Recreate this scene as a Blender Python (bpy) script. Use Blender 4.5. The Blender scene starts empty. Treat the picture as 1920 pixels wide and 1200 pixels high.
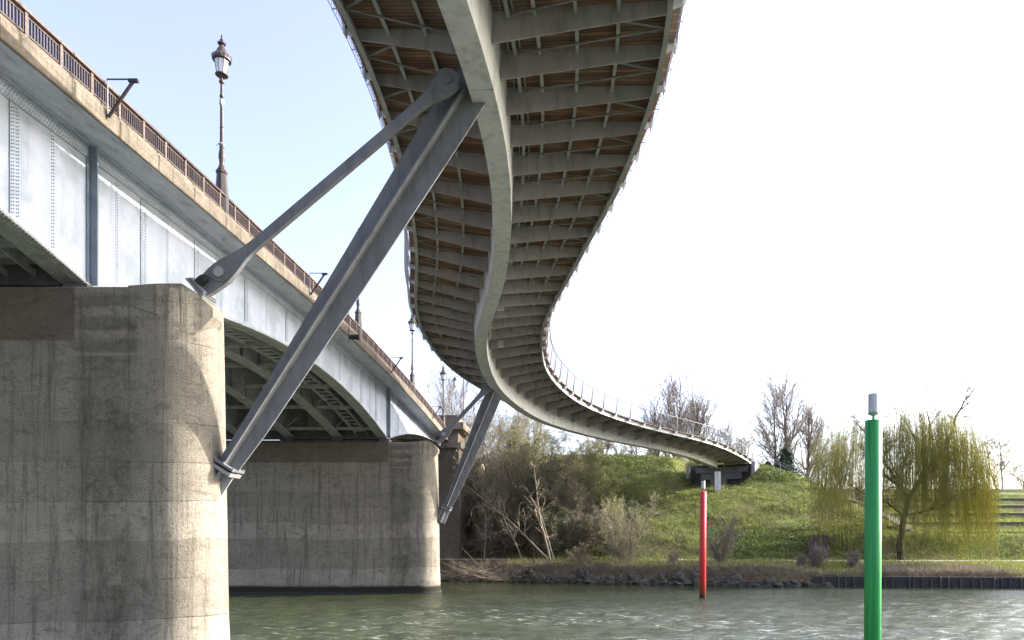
import bpy, math, random
import numpy as np
from mathutils import Vector, Matrix
R_ = math.radians
rng = np.random.default_rng(7)
random.seed(7)
scene = bpy.context.scene
COL = scene.collection
CZ = 4.8                      # camera height above the river

# ------------------------------------------------------------------ camera, sky, sun, exposure
cd = bpy.data.cameras.new('camera'); cam = bpy.data.objects.new('camera', cd); COL.objects.link(cam)
cam.location = (0, 0, CZ); cam.rotation_euler = (R_(90), 0, 0)
cd.sensor_fit = 'HORIZONTAL'; cd.sensor_width = 36; cd.lens = 24
cd.shift_x = -123/1920; cd.shift_y = 405/1920
cd.clip_start = .1; cd.clip_end = 6000
scene.camera = cam
SUN_EL, SUN_AZ = 26.0, 17.0   # azimuth counted from +X towards +Y
w = bpy.data.worlds.new("World"); scene.world = w; w.use_nodes = True
nt = w.node_tree; bg = nt.nodes['Background']
sky = nt.nodes.new('ShaderNodeTexSky'); sky.sky_type = 'NISHITA'; sky.sun_disc = False
sky.sun_elevation = R_(SUN_EL); sky.sun_rotation = R_(90-SUN_AZ)
sky.air_density = 1.0; sky.dust_density = 4.5; sky.ozone_density = 3.0
hs = nt.nodes.new('ShaderNodeHueSaturation'); hs.inputs['Saturation'].default_value = .78; hs.inputs['Hue'].default_value = .520; nt.links.new(sky.outputs[0], hs.inputs['Color']); nt.links.new(hs.outputs[0], bg.inputs[0]); bg.inputs[1].default_value = 0.15
sl = bpy.data.lights.new('sun', 'SUN'); sl.energy = 2.4; sl.angle = R_(.53); sl.color = (1, .955, .88)
so = bpy.data.objects.new('sun', sl); COL.objects.link(so)
sd = Vector((math.cos(R_(SUN_EL))*math.cos(R_(SUN_AZ)), math.cos(R_(SUN_EL))*math.sin(R_(SUN_AZ)), math.sin(R_(SUN_EL))))
so.rotation_euler = (-sd).to_track_quat('-Z', 'Y').to_euler(); so.location = (60, 30, 60)
scene.view_settings.view_transform = 'Standard'; scene.view_settings.look = 'None'
scene.view_settings.exposure = 2.0; scene.view_settings.gamma = 1
scene.render.engine = 'CYCLES'
scene.cycles.max_bounces = 8; scene.cycles.diffuse_bounces = 4; scene.cycles.transparent_max_bounces = 8
scene.cycles.use_denoising = True

# ------------------------------------------------------------------ mesh helpers
class MB:
    def __init__(s): s.v = []; s.f = []; s.n = 0
    def add(s, vs, fs):
        b = s.n; s.v.extend([tuple(map(float, p)) for p in vs]); s.n += len(vs)
        s.f.extend([tuple(b+i for i in f) for f in fs]); return b
    def box(s, x0, x1, y0, y1, z0, z1):
        s.add([(x0,y0,z0),(x1,y0,z0),(x1,y1,z0),(x0,y1,z0),(x0,y0,z1),(x1,y0,z1),(x1,y1,z1),(x0,y1,z1)],
              [(0,3,2,1),(4,5,6,7),(0,1,5,4),(1,2,6,5),(2,3,7,6),(3,0,4,7)])
    def hexa(s, p):            # 8 corner points ordered like box
        s.add(p, [(0,3,2,1),(4,5,6,7),(0,1,5,4),(1,2,6,5),(2,3,7,6),(3,0,4,7)])
    def beam(s, a, b, wd, ht, up=(0,0,1)):
        a = Vector(a); b = Vector(b); d = (b-a).normalized(); u = Vector(up)
        r = d.cross(u)
        if r.length < 1e-4: r = d.cross(Vector((0,1,0)))
        r.normalize(); u = r.cross(d)
        r *= wd/2; u *= ht/2
        s.hexa([a-r-u, a+r-u, b+r-u, b-r-u, a-r+u, a+r+u, b+r+u, b-r+u])
    def prism(s, poly, y0, y1):  # polygon in XZ extruded along Y
        n = len(poly)
        s.add([(x,y0,z) for x,z in poly]+[(x,y1,z) for x,z in poly],
              [tuple(range(n)), tuple(range(2*n-1,n-1,-1))]+[(i,(i+1)%n+0,(i+1)%n+n,i+n)[::-1] for i in range(n)])
    def rings(s, rs, cap=True, closed=True):   # list of rings with equal point counts
        m = len(rs[0]); b = s.n
        for r in rs: s.v.extend([tuple(map(float,p)) for p in r])
        s.n += m*len(rs)
        for k in range(len(rs)-1):
            for i in range(m if closed else m-1):
                j = (i+1) % m
                s.f.append((b+k*m+i, b+k*m+j, b+(k+1)*m+j, b+(k+1)*m+i))
        if cap and closed:
            s.f.append(tuple(b+i for i in range(m))[::-1]); s.f.append(tuple(b+(len(rs)-1)*m+i for i in range(m)))
    def lathe(s, prof, c=(0,0,0), n=12, rot=0):
        rs = [[(c[0]+r*math.cos(rot+2*math.pi*i/n), c[1]+r*math.sin(rot+2*math.pi*i/n), c[2]+z) for i in range(n)] for r, z in prof]
        s.rings(rs)
    def tube(s, pts, rad, n=6):
        pts = [Vector(p) for p in pts]; rs = []
        for i, p in enumerate(pts):
            d = (pts[min(i+1,len(pts)-1)]-pts[max(i-1,0)]).normalized()
            a = d.cross(Vector((0,0,1)))
            if a.length < 1e-3: a = d.cross(Vector((0,1,0)))
            a.normalize(); b = d.cross(a); r = rad[i] if hasattr(rad,'__len__') else rad
            rs.append([p+a*(r*math.cos(2*math.pi*k/n))+b*(r*math.sin(2*math.pi*k/n)) for k in range(n)])
        s.rings(rs)
    def rivet(s, p, nrm, up, r=.018):
        p = Vector(p); nrm = Vector(nrm); u = Vector(up); q = nrm.cross(u)
        vs = [p+(u*math.cos(a)+q*math.sin(a))*r for a in (0,1.0472,2.0944,3.1416,4.1888,5.236)]
        vs += [v+(p-v)*.45+nrm*r*.8 for v in vs]
        s.add(vs, [(6,7,8,9,10,11)]+[(i,(i+1)%6,(i+1)%6+6,i+6) for i in range(6)])
    def build(s, name, m, parent=None, smooth=False, loc=None):
        me = bpy.data.meshes.new(name); me.from_pydata(s.v, [], s.f); me.update()
        me.materials.append(m)
        o = bpy.data.objects.new(name, me); COL.objects.link(o)
        if parent is not None: o.parent = parent
        if smooth: me.polygons.foreach_set('use_smooth', [True]*len(me.polygons))
        return o
def fast_mesh(name, V, Fc, k, m, parent=None, smooth=False):
    """V (n,3) array, Fc (f,k) int array"""
    me = bpy.data.meshes.new(name); V = np.asarray(V, np.float32); Fc = np.asarray(Fc, np.int32)
    me.vertices.add(len(V)); me.vertices.foreach_set('co', V.ravel())
    me.loops.add(Fc.size); me.loops.foreach_set('vertex_index', Fc.ravel())
    me.polygons.add(len(Fc)); me.polygons.foreach_set('loop_start', np.arange(0, Fc.size, k, dtype=np.int32))
    me.polygons.foreach_set('loop_total', np.full(len(Fc), k, np.int32))
    if smooth: me.polygons.foreach_set('use_smooth', np.ones(len(Fc), bool))
    me.update(calc_edges=True); me.materials.append(m)
    o = bpy.data.objects.new(name, me); COL.objects.link(o)
    if parent is not None: o.parent = parent
    return o
def empty(name, loc=(0,0,0)):
    o = bpy.data.objects.new(name, None); COL.objects.link(o); o.location = loc; o.empty_display_size = .2; return o
def tag(o, label, cat, group=None):
    o['label'] = label; o['category'] = cat
    if group: o['group'] = group
    return o
def struct(o): o['kind'] = 'structure'; return o
def copy_tree(o, parent=None):
    c = o.copy(); COL.objects.link(c)
    if parent is not None: c.parent = parent
    for ch in list(o.children): copy_tree(ch, c)
    return c

# ------------------------------------------------------------------ materials
def hexc(c): return (c[0], c[1], c[2], 1)
class NT:
    def __init__(s, name):
        s.m = bpy.data.materials.new(name); s.m.use_nodes = True; s.t = s.m.node_tree; s.b = s.t.nodes['Principled BSDF']
        s.tc = s.t.nodes.new('ShaderNodeTexCoord')
    def N(s, t, **k):
        n = s.t.nodes.new(t)
        for a, v in k.items(): setattr(n, a, v)
        return n
    def L(s, a, b): s.t.links.new(a, b)
    def coords(s, scale=(1,1,1), src='Object', loc=(0,0,0)):
        mp = s.N('ShaderNodeMapping'); mp.inputs['Scale'].default_value = scale; mp.inputs['Location'].default_value = loc
        s.L(s.tc.outputs[src], mp.inputs[0]); return mp.outputs[0]
    def noise(s, scale, detail=4, rough=.6, vec=None, dist=0):
        n = s.N('ShaderNodeTexNoise'); n.inputs['Scale'].default_value = scale; n.inputs['Detail'].default_value = detail
        n.inputs['Roughness'].default_value = rough; n.inputs['Distortion'].default_value = dist
        s.L(vec if vec is not None else s.tc.outputs['Object'], n.inputs['Vector']); return n.outputs['Fac']
    def ramp(s, fac, stops, interp='LINEAR'):
        r = s.N('ShaderNodeValToRGB'); e = r.color_ramp.elements; r.color_ramp.interpolation = interp
        while len(e) > 1: e.remove(e[-1])
        for i, (p, c) in enumerate(stops):
            x = e[0] if i == 0 else e.new(p)
            x.position = p; x.color = hexc(c) if hasattr(c, '__len__') else (c,c,c,1)
        s.L(fac, r.inputs[0]); return r.outputs[0]
    def mix(s, fac, a, b, mode='MIX'):
        n = s.N('ShaderNodeMix', data_type='RGBA', blend_type=mode)
        for sock, v in ((n.inputs[0], fac), (n.inputs[6], a), (n.inputs[7], b)):
            if hasattr(v, 'node'): s.L(v, sock)
            elif sock == n.inputs[0]: sock.default_value = v
            else: sock.default_value = hexc(v)
        return n.outputs[2]
    def math(s, op, a, b=0.0, c=None, clamp=False):
        n = s.N('ShaderNodeMath', operation=op); n.use_clamp = clamp
        for i, v in enumerate((a, b) if c is None else (a, b, c)):
            if hasattr(v, 'node'): s.L(v, n.inputs[i])
            else: n.inputs[i].default_value = v
        return n.outputs[0]
    def xyz(s, src='Object'):
        n = s.N('ShaderNodeSeparateXYZ'); s.L(s.tc.outputs[src], n.inputs[0]); return n.outputs
    def bump(s, h, strength=.3, dist=.02):
        b = s.N('ShaderNodeBump'); b.inputs['Strength'].default_value = strength; b.inputs['Distance'].default_value = dist
        s.L(h, b.inputs['Height']); s.L(b.outputs[0], s.b.inputs['Normal']); return b
    def fin(s, col=None, rough=.6, metal=0, spec=.4):
        if col is not None:
            if hasattr(col, 'node'): s.L(col, s.b.inputs['Base Color'])
            else: s.b.inputs['Base Color'].default_value = hexc(col)
        if hasattr(rough, 'node'): s.L(rough, s.b.inputs['Roughness'])
        else: s.b.inputs['Roughness'].default_value = rough
        s.b.inputs['Metallic'].default_value = metal; s.b.inputs['Specular IOR Level'].default_value = spec
        return s.m
def smooth_band(t, v, a, b, e):   # 1 between a and b with edge softness e
    u = t.math('DIVIDE', t.math('SUBTRACT', v, a-e), 2*e, clamp=True)
    d = t.math('DIVIDE', t.math('SUBTRACT', b+e, v), 2*e, clamp=True)
    return t.math('MULTIPLY', u, d)

def mat_simple(name, c, c2=None, scale=3, rough=.6, metal=0, bump=0, spec=.4, stretch=(1,1,1)):
    t = NT(name)
    v = t.coords(stretch)
    n = t.noise(scale, 5, .65, v)
    col = t.mix(t.ramp(n, [(.3,0.),(.7,1.)]), c, c2 or tuple(x*.75 for x in c))
    if bump: t.bump(t.noise(scale*6, 4, .6, v), bump, .02)
    return t.fin(col, rough, metal, spec)

def mat_concrete_pier():
    t = NT('pier_concrete'); X = t.xyz()
    n1 = t.noise(.55, 6, .65); n2 = t.noise(9, 5, .75); n3 = t.noise(1.9, 6, .75, t.coords((1.6,1.6,.09)), .5)
    base = t.mix(t.ramp(n1, [(.3,0.),(.7,1.)]), (.55,.515,.47), (.40,.375,.345))
    base = t.mix(t.math('MULTIPLY', t.ramp(n3, [(.5,0.),(.64,1.)]), .7), base, (.15,.135,.12))
    # pour lines
    zz = t.math('ADD', X[2], t.math('ADD', t.math('MULTIPLY', t.noise(.13, 1, .5), .8), t.math('MULTIPLY', t.noise(1.2, 3, .6), .07)))
    fr = t.math('FRACT', t.math('DIVIDE', zz, 1.27))
    line = t.math('MULTIPLY', smooth_band(t, fr, .0, .016, .012), t.ramp(t.noise(.6, 6, .8), [(.44,0.),(.6,.85)]))
    base = t.mix(t.math('MULTIPLY', line, t.ramp(n1, [(.35,.55),(.6,.9)])), base, (.06,.052,.042))
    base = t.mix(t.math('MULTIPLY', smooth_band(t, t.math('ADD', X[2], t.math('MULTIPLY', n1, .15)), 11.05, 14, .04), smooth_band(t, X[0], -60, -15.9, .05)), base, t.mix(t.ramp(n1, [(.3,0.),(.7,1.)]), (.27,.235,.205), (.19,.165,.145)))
    # each pour has its own tone
    wn = t.N('ShaderNodeTexWhiteNoise', noise_dimensions='1D'); t.L(t.math('FLOOR', t.math('DIVIDE', zz, 1.27)), wn.inputs['W'])
    base = t.mix(t.math('MULTIPLY', wn.outputs['Value'], .5), base, (.2,.185,.165))
    base = t.mix(t.math('MULTIPLY', t.ramp(t.noise(1.7, 7, .8, t.coords((.8,.8,1.2), loc=(7,1,2)), .8), [(.5,0.),(.66,1.)]), .6), base, (.12,.105,.09))
    # dark algae stain near the rounded end, striped at its top
    st = smooth_band(t, X[0], -15.85, -13.9, .28)
    wob = t.math('ADD', X[2], t.math('MULTIPLY', n1, .3))
    stripes = t.ramp(t.math('FRACT', t.math('DIVIDE', wob, .72)), [(0.,.8),(.38,.75),(.6,0.),(.85,0.),(1.,.8)])
    hi = t.math('GREATER_THAN', X[2], 10.5)
    lowst = t.ramp(t.noise(.8, 6, .75, t.coords((1,1,.45))), [(.36,.15),(.62,1.)])
    msk = t.math('MULTIPLY', st, t.math('ADD', t.math('MULTIPLY', hi, stripes), t.math('MULTIPLY', t.math('SUBTRACT', 1., hi), lowst)))
    rag = t.ramp(t.noise(4, 6, .8), [(.3,.35),(.6,1.)])
    base = t.mix(t.math('MULTIPLY', t.math('MULTIPLY', msk, rag), .78), base, (.095,.088,.075))
    # pale repair blotches
    bl = t.ramp(t.noise(.9, 3, .6, t.coords((1,1,1), loc=(3,5,1))), [(.68,0.),(.72,1.)])
    base = t.mix(t.math('MULTIPLY', bl, .55), base, (.42,.41,.37))
    # aggregate speckle
    sp = t.ramp(t.noise(24, 3, .85), [(.34,0.),(.45,.45),(.58,.5),(.7,1.)])
    base = t.mix(.8, base, t.mix(sp, (.09,.08,.065), (.62,.58,.5)), 'OVERLAY')
    pit = t.ramp(t.noise(21, 2, .6, t.coords((1,1,1), loc=(9,2,4))), [(.27,1.),(.34,0.)])
    base = t.mix(pit, base, (.06,.055,.045))
    # waterline
    wl = t.math('ADD', X[2], t.math('MULTIPLY', n1, .35))
    base = t.mix(smooth_band(t, wl, -3, .78, .1), base, (.028,.027,.02))
    h = t.math('ADD', t.math('MULTIPLY', n2, .6), t.math('MULTIPLY', sp, .5)); h = t.math('SUBTRACT', h, t.math('MULTIPLY', line, 1.2))
    t.bump(h, .8, .04)
    return t.fin(base, .9, spec=.2)

def mat_cornice():
    t = NT('cornice_concrete'); X = t.xyz()
    n = t.noise(1.3, 6, .7); n2 = t.noise(14, 4, .7)
    c = t.mix(t.ramp(n, [(.35,0.),(.65,1.)]), (.29,.24,.185), (.16,.135,.105))
    c = t.mix(.5, c, t.ramp(n2, [(.3,.25),(.7,.75)]), 'OVERLAY')
    fr = t.math('FRACT', t.math('DIVIDE', X[1], 2.53))
    c = t.mix(smooth_band(t, fr, .0, .012, .006), c, (.06,.05,.04))
    st = t.math('MULTIPLY', t.ramp(t.noise(.9, 3, .5, t.coords((1,3,.35))), [(.55,0.),(.75,1.)]), .6)
    c = t.mix(st, c, (.13,.115,.09))
    t.bump(n2, .35, .02); return t.fin(c, .9, spec=.2)

def mat_white_paint():
    t = NT('white_girder_paint')
    n = t.noise(1.1, 5, .6, t.coords((1,1.3,.12))); n2 = t.noise(.5, 5, .65)
    c = t.mix(t.ramp(n, [(.35,0.),(.7,1.)]), (.58,.61,.75), (.45,.50,.63))
    c = t.mix(t.math('MULTIPLY', t.ramp(n2, [(.48,0.),(.6,1.)]), .65), c, (.33,.39,.46))
    c = t.mix(t.math('MULTIPLY', t.ramp(t.noise(3.5, 6, .75, t.coords((1,1.2,.09))), [(.55,0.),(.7,1.)]), .45), c, (.3,.32,.33))
    c = t.mix(t.math('MULTIPLY', t.ramp(t.noise(5, 6, .7), [(.66,0.),(.8,1.)]), .5), c, (.3,.3,.28))
    return t.fin(c, .5, spec=.3)
def mat_dirty_green_grey():
    t = NT('weathered_grey_steel')
    n = t.noise(2.2, 6, .7)
    c = t.mix(t.ramp(n, [(.35,0.),(.65,1.)]), (.50,.52,.52), (.31,.32,.315))
    c = t.mix(t.math('MULTIPLY', t.ramp(t.noise(1.1, 6, .75, t.coords((1,1,1), loc=(4,4,4))), [(.62,0.),(.72,1.)]), .7), c, (.17,.1,.055))
    t.bump(t.noise(20, 3, .6), .15, .01); return t.fin(c, .75)
def mat_soffit():
    t = NT('flaking_soffit_paint')
    n = t.noise(1.8, 7, .75, t.coords((1.5,.5,1)))
    c = t.ramp(n, [(.32,(.28,.30,.32)),(.45,(.47,.50,.54)),(.6,(.56,.6,.65)),(.75,(.64,.68,.74))])
    t.bump(n, .3, .02); return t.fin(c, .85)
def mat_wood_deck():
    t = NT('underside_planks')
    uv = t.tc.outputs['UV']; sp = t.N('ShaderNodeSeparateXYZ'); t.L(uv, sp.inputs[0])
    k = t.math('DIVIDE', sp.outputs[0], .145)
    wn = t.N('ShaderNodeTexWhiteNoise', noise_dimensions='1D'); t.L(t.math('FLOOR', k), wn.inputs['W'])
    mp = t.N('ShaderNodeMapping'); mp.inputs['Scale'].default_value = (14, 1.2, 1); t.L(uv, mp.inputs[0])
    n = t.noise(1.0, 5, .7, mp.outputs[0])
    a = t.ramp(wn.outputs['Value'], [(0.,(.15,.085,.06)),(.5,(.28,.15,.10)),(1.,(.45,.26,.17))])
    c = t.mix(t.ramp(n, [(.35,0.),(.7,1.)]), a, (.12,.08,.055))
    c = t.mix(t.ramp(t.noise(1.0, 3, .5, t.coords((.35,.35,.35))), [(.5,0.),(.75,.55)]), c, (.22,.2,.17))
    fr = t.math('FRACT', k); gap = smooth_band(t, fr, 0., .1, .03)
    c = t.mix(gap, c, (.012,.009,.007))
    t.bump(t.math('SUBTRACT', 1., gap), .6, .03)
    return t.fin(c, .85, spec=.2)
def mat_grey_steel(name, a, b, rough=.5, streak=(1.5,1.5,.3)):
    t = NT(name)
    n = t.noise(1.0, 6, .65); n2 = t.noise(2.0, 5, .6, t.coords(streak))
    c = t.mix(t.ramp(n, [(.35,0.),(.68,1.)]), a, b)
    c = t.mix(t.math('MULTIPLY', t.ramp(n2, [(.48,0.),(.68,1.)]), .5), c, tuple(x*.55 for x in b))
    c = t.mix(t.math('MULTIPLY', t.ramp(t.noise(6, 6, .8), [(.6,0.),(.72,1.)]), .3), c, tuple(min(1, x*1.5) for x in a))
    c = t.mix(.18, c, t.ramp(t.noise(45, 3, .7), [(.3,.3),(.7,.7)]), 'OVERLAY')
    return t.fin(c, rough, spec=.4)
def mat_foliage(name, cs, rough=.6, trans=0.0):
    t = NT(name); g = t.N('ShaderNodeNewGeometry')
    c = t.ramp(g.outputs['Random Per Island'], [(i/(len(cs)-1), c) for i, c in enumerate(cs)])
    n = t.noise(.5, 4, .6)
    c = t.mix(t.ramp(n, [(.35,0.),(.7,.45)]), c, cs[0])
    if trans:
        tr = t.N('ShaderNodeBsdfTranslucent'); t.L(c, tr.inputs[0]); mx = t.N('ShaderNodeMixShader'); mx.inputs[0].default_value = trans
        out = t.t.nodes['Material Output']; t.L(t.b.outputs[0], mx.inputs[1]); t.L(tr.outputs[0], mx.inputs[2]); t.L(mx.outputs[0], out.inputs[0])
    return t.fin(c, rough, spec=.2)
M = {}
M['pier'] = mat_concrete_pier(); M['cornice'] = mat_cornice(); M['white'] = mat_white_paint(); M['weathered'] = mat_dirty_green_grey()
M['soffit'] = mat_soffit(); M['wood'] = mat_wood_deck()
M['underdeck'] = mat_simple('dark_underdeck', (.17,.175,.175), (.085,.085,.085), 1.5, .85)
M['rivet'] = mat_simple('shaded_rivet_paint', (.27,.33,.4), (.2,.24,.3), 4, .6)  # darker than the web: shading of the rivet heads put into the colour
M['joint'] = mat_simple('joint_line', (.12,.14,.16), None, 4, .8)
M['pilaster'] = mat_simple('shaded_stiffener_paint', (.23,.28,.34), (.16,.2,.25), 2, .6)  # shade on the stiffener's front face painted in, darker than the girder white
M['girder'] = mat_grey_steel('footbridge_girder_paint', (.71,.70,.72), (.60,.60,.62), .45)
M['rib'] = mat_grey_steel('rib_steel', (.45,.415,.42), (.36,.335,.34), .6)
M['stringer'] = mat_grey_steel('stringer_steel', (.38,.39,.39), (.29,.30,.30), .55)
M['brace'] = mat_grey_steel('brace_steel', (.24,.235,.235), (.17,.17,.17), .6)
M['edge'] = mat_grey_steel('edge_beam_paint', (.62,.62,.63), (.5,.5,.51), .45)
M['strut'] = mat_grey_steel('strut_paint', (.215,.215,.225), (.165,.166,.172), .48)
M['brown_rail'] = mat_simple('brown_railing_paint', (.13,.085,.065), (.085,.055,.045), 3, .5)
M['rail_light'] = mat_simple('lighter_brown_paint', (.2,.135,.11), (.14,.095,.075), 3, .5)  # lighter brown for the road railing posts and handrail
M['lamp'] = mat_simple('lamp_cast_iron', (.075,.052,.042), (.04,.03,.026), 6, .45, bump=.2)
M['steel'] = mat_simple('bright_steel', (.5,.49,.46), (.38,.37,.35), 8, .35, .8)
M['black'] = mat_simple('black_rubber', (.02,.02,.022), None, 4, .6)
M['galv'] = mat_simple('galvanised_steel', (.38,.38,.39), (.3,.3,.31), 5, .5, .3)
M['tape'] = mat_simple('grey_tape', (.45,.44,.42), None, 9, .7)
t = NT('frosted_lamp_glass'); M['glass'] = t.fin((.75,.78,.82), .25, spec=.5); t.b.inputs['Transmission Weight'].default_value = .25
def mat_pole(name, c, c2):
    t = NT(name); X = t.xyz()
    n = t.noise(2, 5, .6, t.coords((1,1,.25)))
    col = t.mix(t.ramp(n, [(.4,0.),(.8,.6)]), c, c2)
    col = t.mix(smooth_band(t, t.math('ADD', X[2], t.math('MULTIPLY', n, .3)), -4, .45, .12), col, (.05,.04,.03))
    col = t.mix(t.ramp(t.noise(3, 6, .75, t.coords((3,3,.12))), [(.48,0.),(.75,.5)]), col, tuple(min(1, x*1.7+.08) for x in c))
    col = t.mix(t.ramp(t.noise(14, 4, .7, t.coords((1,1,.4))), [(.66,0.),(.72,.5)]), col, (.2,.19,.17))
    col = t.mix(t.math('MULTIPLY', smooth_band(t, t.math('ADD', X[2], n), -4, 1.5, .6), .5), col, (.06,.07,.03))
    return t.fin(col, .42, spec=.4)
M['green'] = mat_pole('green_pile_paint', (.012,.26,.055), (.02,.21,.06)); M['red'] = mat_pole('red_pile_paint', (.55,.03,.03), (.45,.035,.035))
M['beacon'] = mat_simple('beacon_plastic', (.55,.56,.6), (.48,.49,.53), 3, .45)
M['bark'] = mat_simple('grey_brown_bark', (.16,.125,.095), (.085,.068,.052), 5, .9, stretch=(1,1,.3))
M['palebark'] = mat_simple('pale_bark', (.34,.28,.21), (.2,.165,.125), 4, .9, stretch=(1,1,.3))
M['darkbark'] = mat_simple('dark_willow_bark', (.07,.058,.045), (.035,.03,.025), 4, .9, stretch=(1,1,.3))
M['twig'] = mat_foliage('brown_twigs', [(.2,.165,.125),(.3,.25,.19),(.42,.36,.28)], .9)
M['greytwig'] = mat_foliage('grey_twigs', [(.2,.165,.14),(.27,.225,.19),(.34,.29,.25)], .9)
M['paletwig'] = mat_foliage('pale_dead_twigs', [(.25,.195,.135),(.37,.3,.21),(.5,.42,.31)], .9)
M['bud'] = mat_foliage('olive_buds', [(.24,.24,.09),(.35,.36,.13),(.47,.48,.19)], .7, .3)
M['willow'] = mat_foliage('willow_strands', [(.32,.3,.1),(.48,.45,.14),(.62,.58,.2)], .7, .5)
M['leaf'] = mat_foliage('ivy_leaves', [(.03,.06,.015),(.05,.1,.02),(.09,.15,.035)], .5, .2)
M['evergreen'] = mat_foliage('evergreen_needles', [(.025,.045,.025),(.05,.075,.045),(.07,.1,.06)], .7)
M['grass'] = mat_foliage('grass_blades', [(.13,.16,.035),(.24,.28,.06),(.36,.38,.11),(.46,.44,.18)], .7, .3)
M['weed'] = mat_foliage('dark_weed_leaves', [(.06,.09,.025),(.11,.15,.04),(.18,.22,.065)], .6, .25)
M['drygrass'] = mat_foliage('dry_stems', [(.2,.15,.1),(.3,.22,.13),(.36,.27,.17)], .9)
M['stone'] = mat_simple('grey_step_stone', (.36,.32,.28), (.24,.21,.185), 5, .9, bump=.3)
M['rock'] = mat_simple('dark_bank_stone', (.10,.09,.07), (.04,.037,.028), 1.6, .95, bump=.8)
M['brick'] = mat_simple('dark_brick', (.13,.1,.09), (.075,.062,.06), 4, .9, bump=.4)
M['pile'] = mat_simple('dark_piling', (.05,.045,.045), (.025,.025,.024), 2, .9, bump=.4)
M['pilepost'] = mat_simple('weathered_post', (.12,.105,.09), (.06,.052,.045), 5, .9)

# ------------------------------------------------------------------ terrain
def sstep(a, b, v): u = np.clip((v-a)/(b-a), 0, 1); return u*u*(3-2*u)
_ph = rng.uniform(0, 6.28, (14,)); _dr = rng.uniform(-1, 1, (14, 2)); _dr /= np.linalg.norm(_dr, axis=1)[:, None]
def fbm(x, y, f=.25):
    r = 0; a = 1.0
    for i in range(14):
        r = r + a*np.sin((_dr[i,0]*x+_dr[i,1]*y)*f*6.28+_ph[i]+1.3*np.sin((_dr[i,1]*x-_dr[i,0]*y)*f*3.1+_ph[-i])); f *= 1.45; a *= .78
    return r/3.2
def bank_y(x): return np.interp(x, [-400,-14,-4.6,16,40,400], [86,74,70.8,64.9,62.9,56])
def terr(x, y):
    x = np.asarray(x, float); y = np.asarray(y, float)
    yb = bank_y(x); t = y-yb
    right = sstep(20, 24, x)
    top = 1.75 - .55*right
    # bank face: near vertical then gently up to the path
    z = np.where(t < 0, -2.5, np.where(t < 2.2, -2.5+(top+2.5)*sstep(-.6, 2.2, t), top))
    py = np.interp(x, [-40,0,20,40,80], [81,77.5,74.5,73.5,73])      # path centre line
    z = z + np.clip((y-yb-2.2)/np.maximum(py-yb-2.2, .5), 0, 1)*(2.15-top)*(t >= 2.2)
    s0 = py+1.2
    lip = np.interp(x, [-40,16,22,30,80], [0,0,1,1,1])
    # mound
    cap = np.interp(x, [-60,-2,8,16,20,27,31,33.5,36.5,39.5,44], [17.6,17.6,17.4,16.6,15.9,15.5,13.8,11.9,9.5,7.1,4.5])
    up = 2.15+.57*np.clip(y-s0, 0, 60)
    d = up-cap; hill = np.where(d > 3, cap, np.where(d < -3, up, up-(d+3)**2/12))
    # hollow under the end of the footbridge
    ux, uy = (21.4-14.5), (101-88.); ll = math.hypot(ux, uy); ux /= ll; uy /= ll
    al = (x-14.5)*ux+(y-88)*uy; ac = (x-14.5)*uy-(y-88)*ux
    m = sstep(-6, 0, al)*(1-sstep(15.5, 17, al))*(1-sstep(3.6, 6.2, ac))*(1-sstep(4.2, 7, -ac))
    hill = hill*(1-m)+np.minimum(hill, 10.2+.14*al)*m
    # terrace amphitheatre on the right
    yy = np.clip(y-s0, 0, 100)
    tz = 2.15+2.75*sstep(0, 3.6, yy)
    yt = np.clip(y-81, 0, 39); st = 6.5; k = np.floor(yt/st); fr = yt/st-k
    tz = tz+(k*.42*st*.5+ .42*st*.5*(fr*.55+.45*sstep(.93, 1., fr)))*np.where(y>81,1,0)
    rr = sstep(26, 30, x)
    rough = .12*fbm(x, y, .12)*np.clip((y-s0)/3, 0, 1)
    z = np.where(y > s0, np.maximum(hill, tz*rr+(1-rr)*0), z)
    z = z+rough*(1-.85*sstep(36, 44, x))
    # keep the ground clear of the footbridge abutment recess
    return z
def axis(a, b, c, d, n1, n2, n3):
    return np.concatenate([np.linspace(a, b, n1, endpoint=False), np.linspace(b, c, n2, endpoint=False), np.linspace(c, d, n3)])
gx = axis(-900, -45, 75, 1400, 14, 260, 16); gy = axis(56, 60, 125, 3500, 3, 190, 24)
gx = np.unique(gx); GX, GY = np.meshgrid(gx, gy)
GZ = terr(GX, GY)
far = GY > 125
GZ = np.where(far, GZ+(np.maximum(GY-125, 0)*.0), GZ)
V = np.stack([GX.ravel(), GY.ravel(), GZ.ravel()], 1); nx_, ny_ = len(gx), len(gy)
I = (np.arange(ny_-1)[:, None]*nx_+np.arange(nx_-1)[None]).ravel()
def mat_ground():
    t = NT('grassy_ground'); X = t.xyz()
    n = t.noise(.18, 6, .65); n2 = t.noise(1.4, 6, .75)
    g = t.ramp(n2, [(.25,(.07,.085,.025)),(.45,(.14,.165,.045)),(.62,(.21,.225,.07)),(.8,(.28,.26,.12))])
    c = t.mix(t.ramp(n, [(.46,0.),(.6,.85)]), g, t.mix(t.ramp(n2,[(.3,0.),(.7,1.)]), (.11,.085,.055), (.2,.16,.1)))
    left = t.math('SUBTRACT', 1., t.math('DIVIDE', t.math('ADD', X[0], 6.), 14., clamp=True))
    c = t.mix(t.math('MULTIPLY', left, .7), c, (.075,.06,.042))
    zz = t.math('ADD', X[2], t.math('MULTIPLY', n2, .5))
    c = t.mix(smooth_band(t, zz, -9, 1.35, .25), c, (.06,.052,.038))
    t.bump(n2, .9, .25); return t.fin(c, .95, spec=.1)
M['ground'] = mat_ground()
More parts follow.
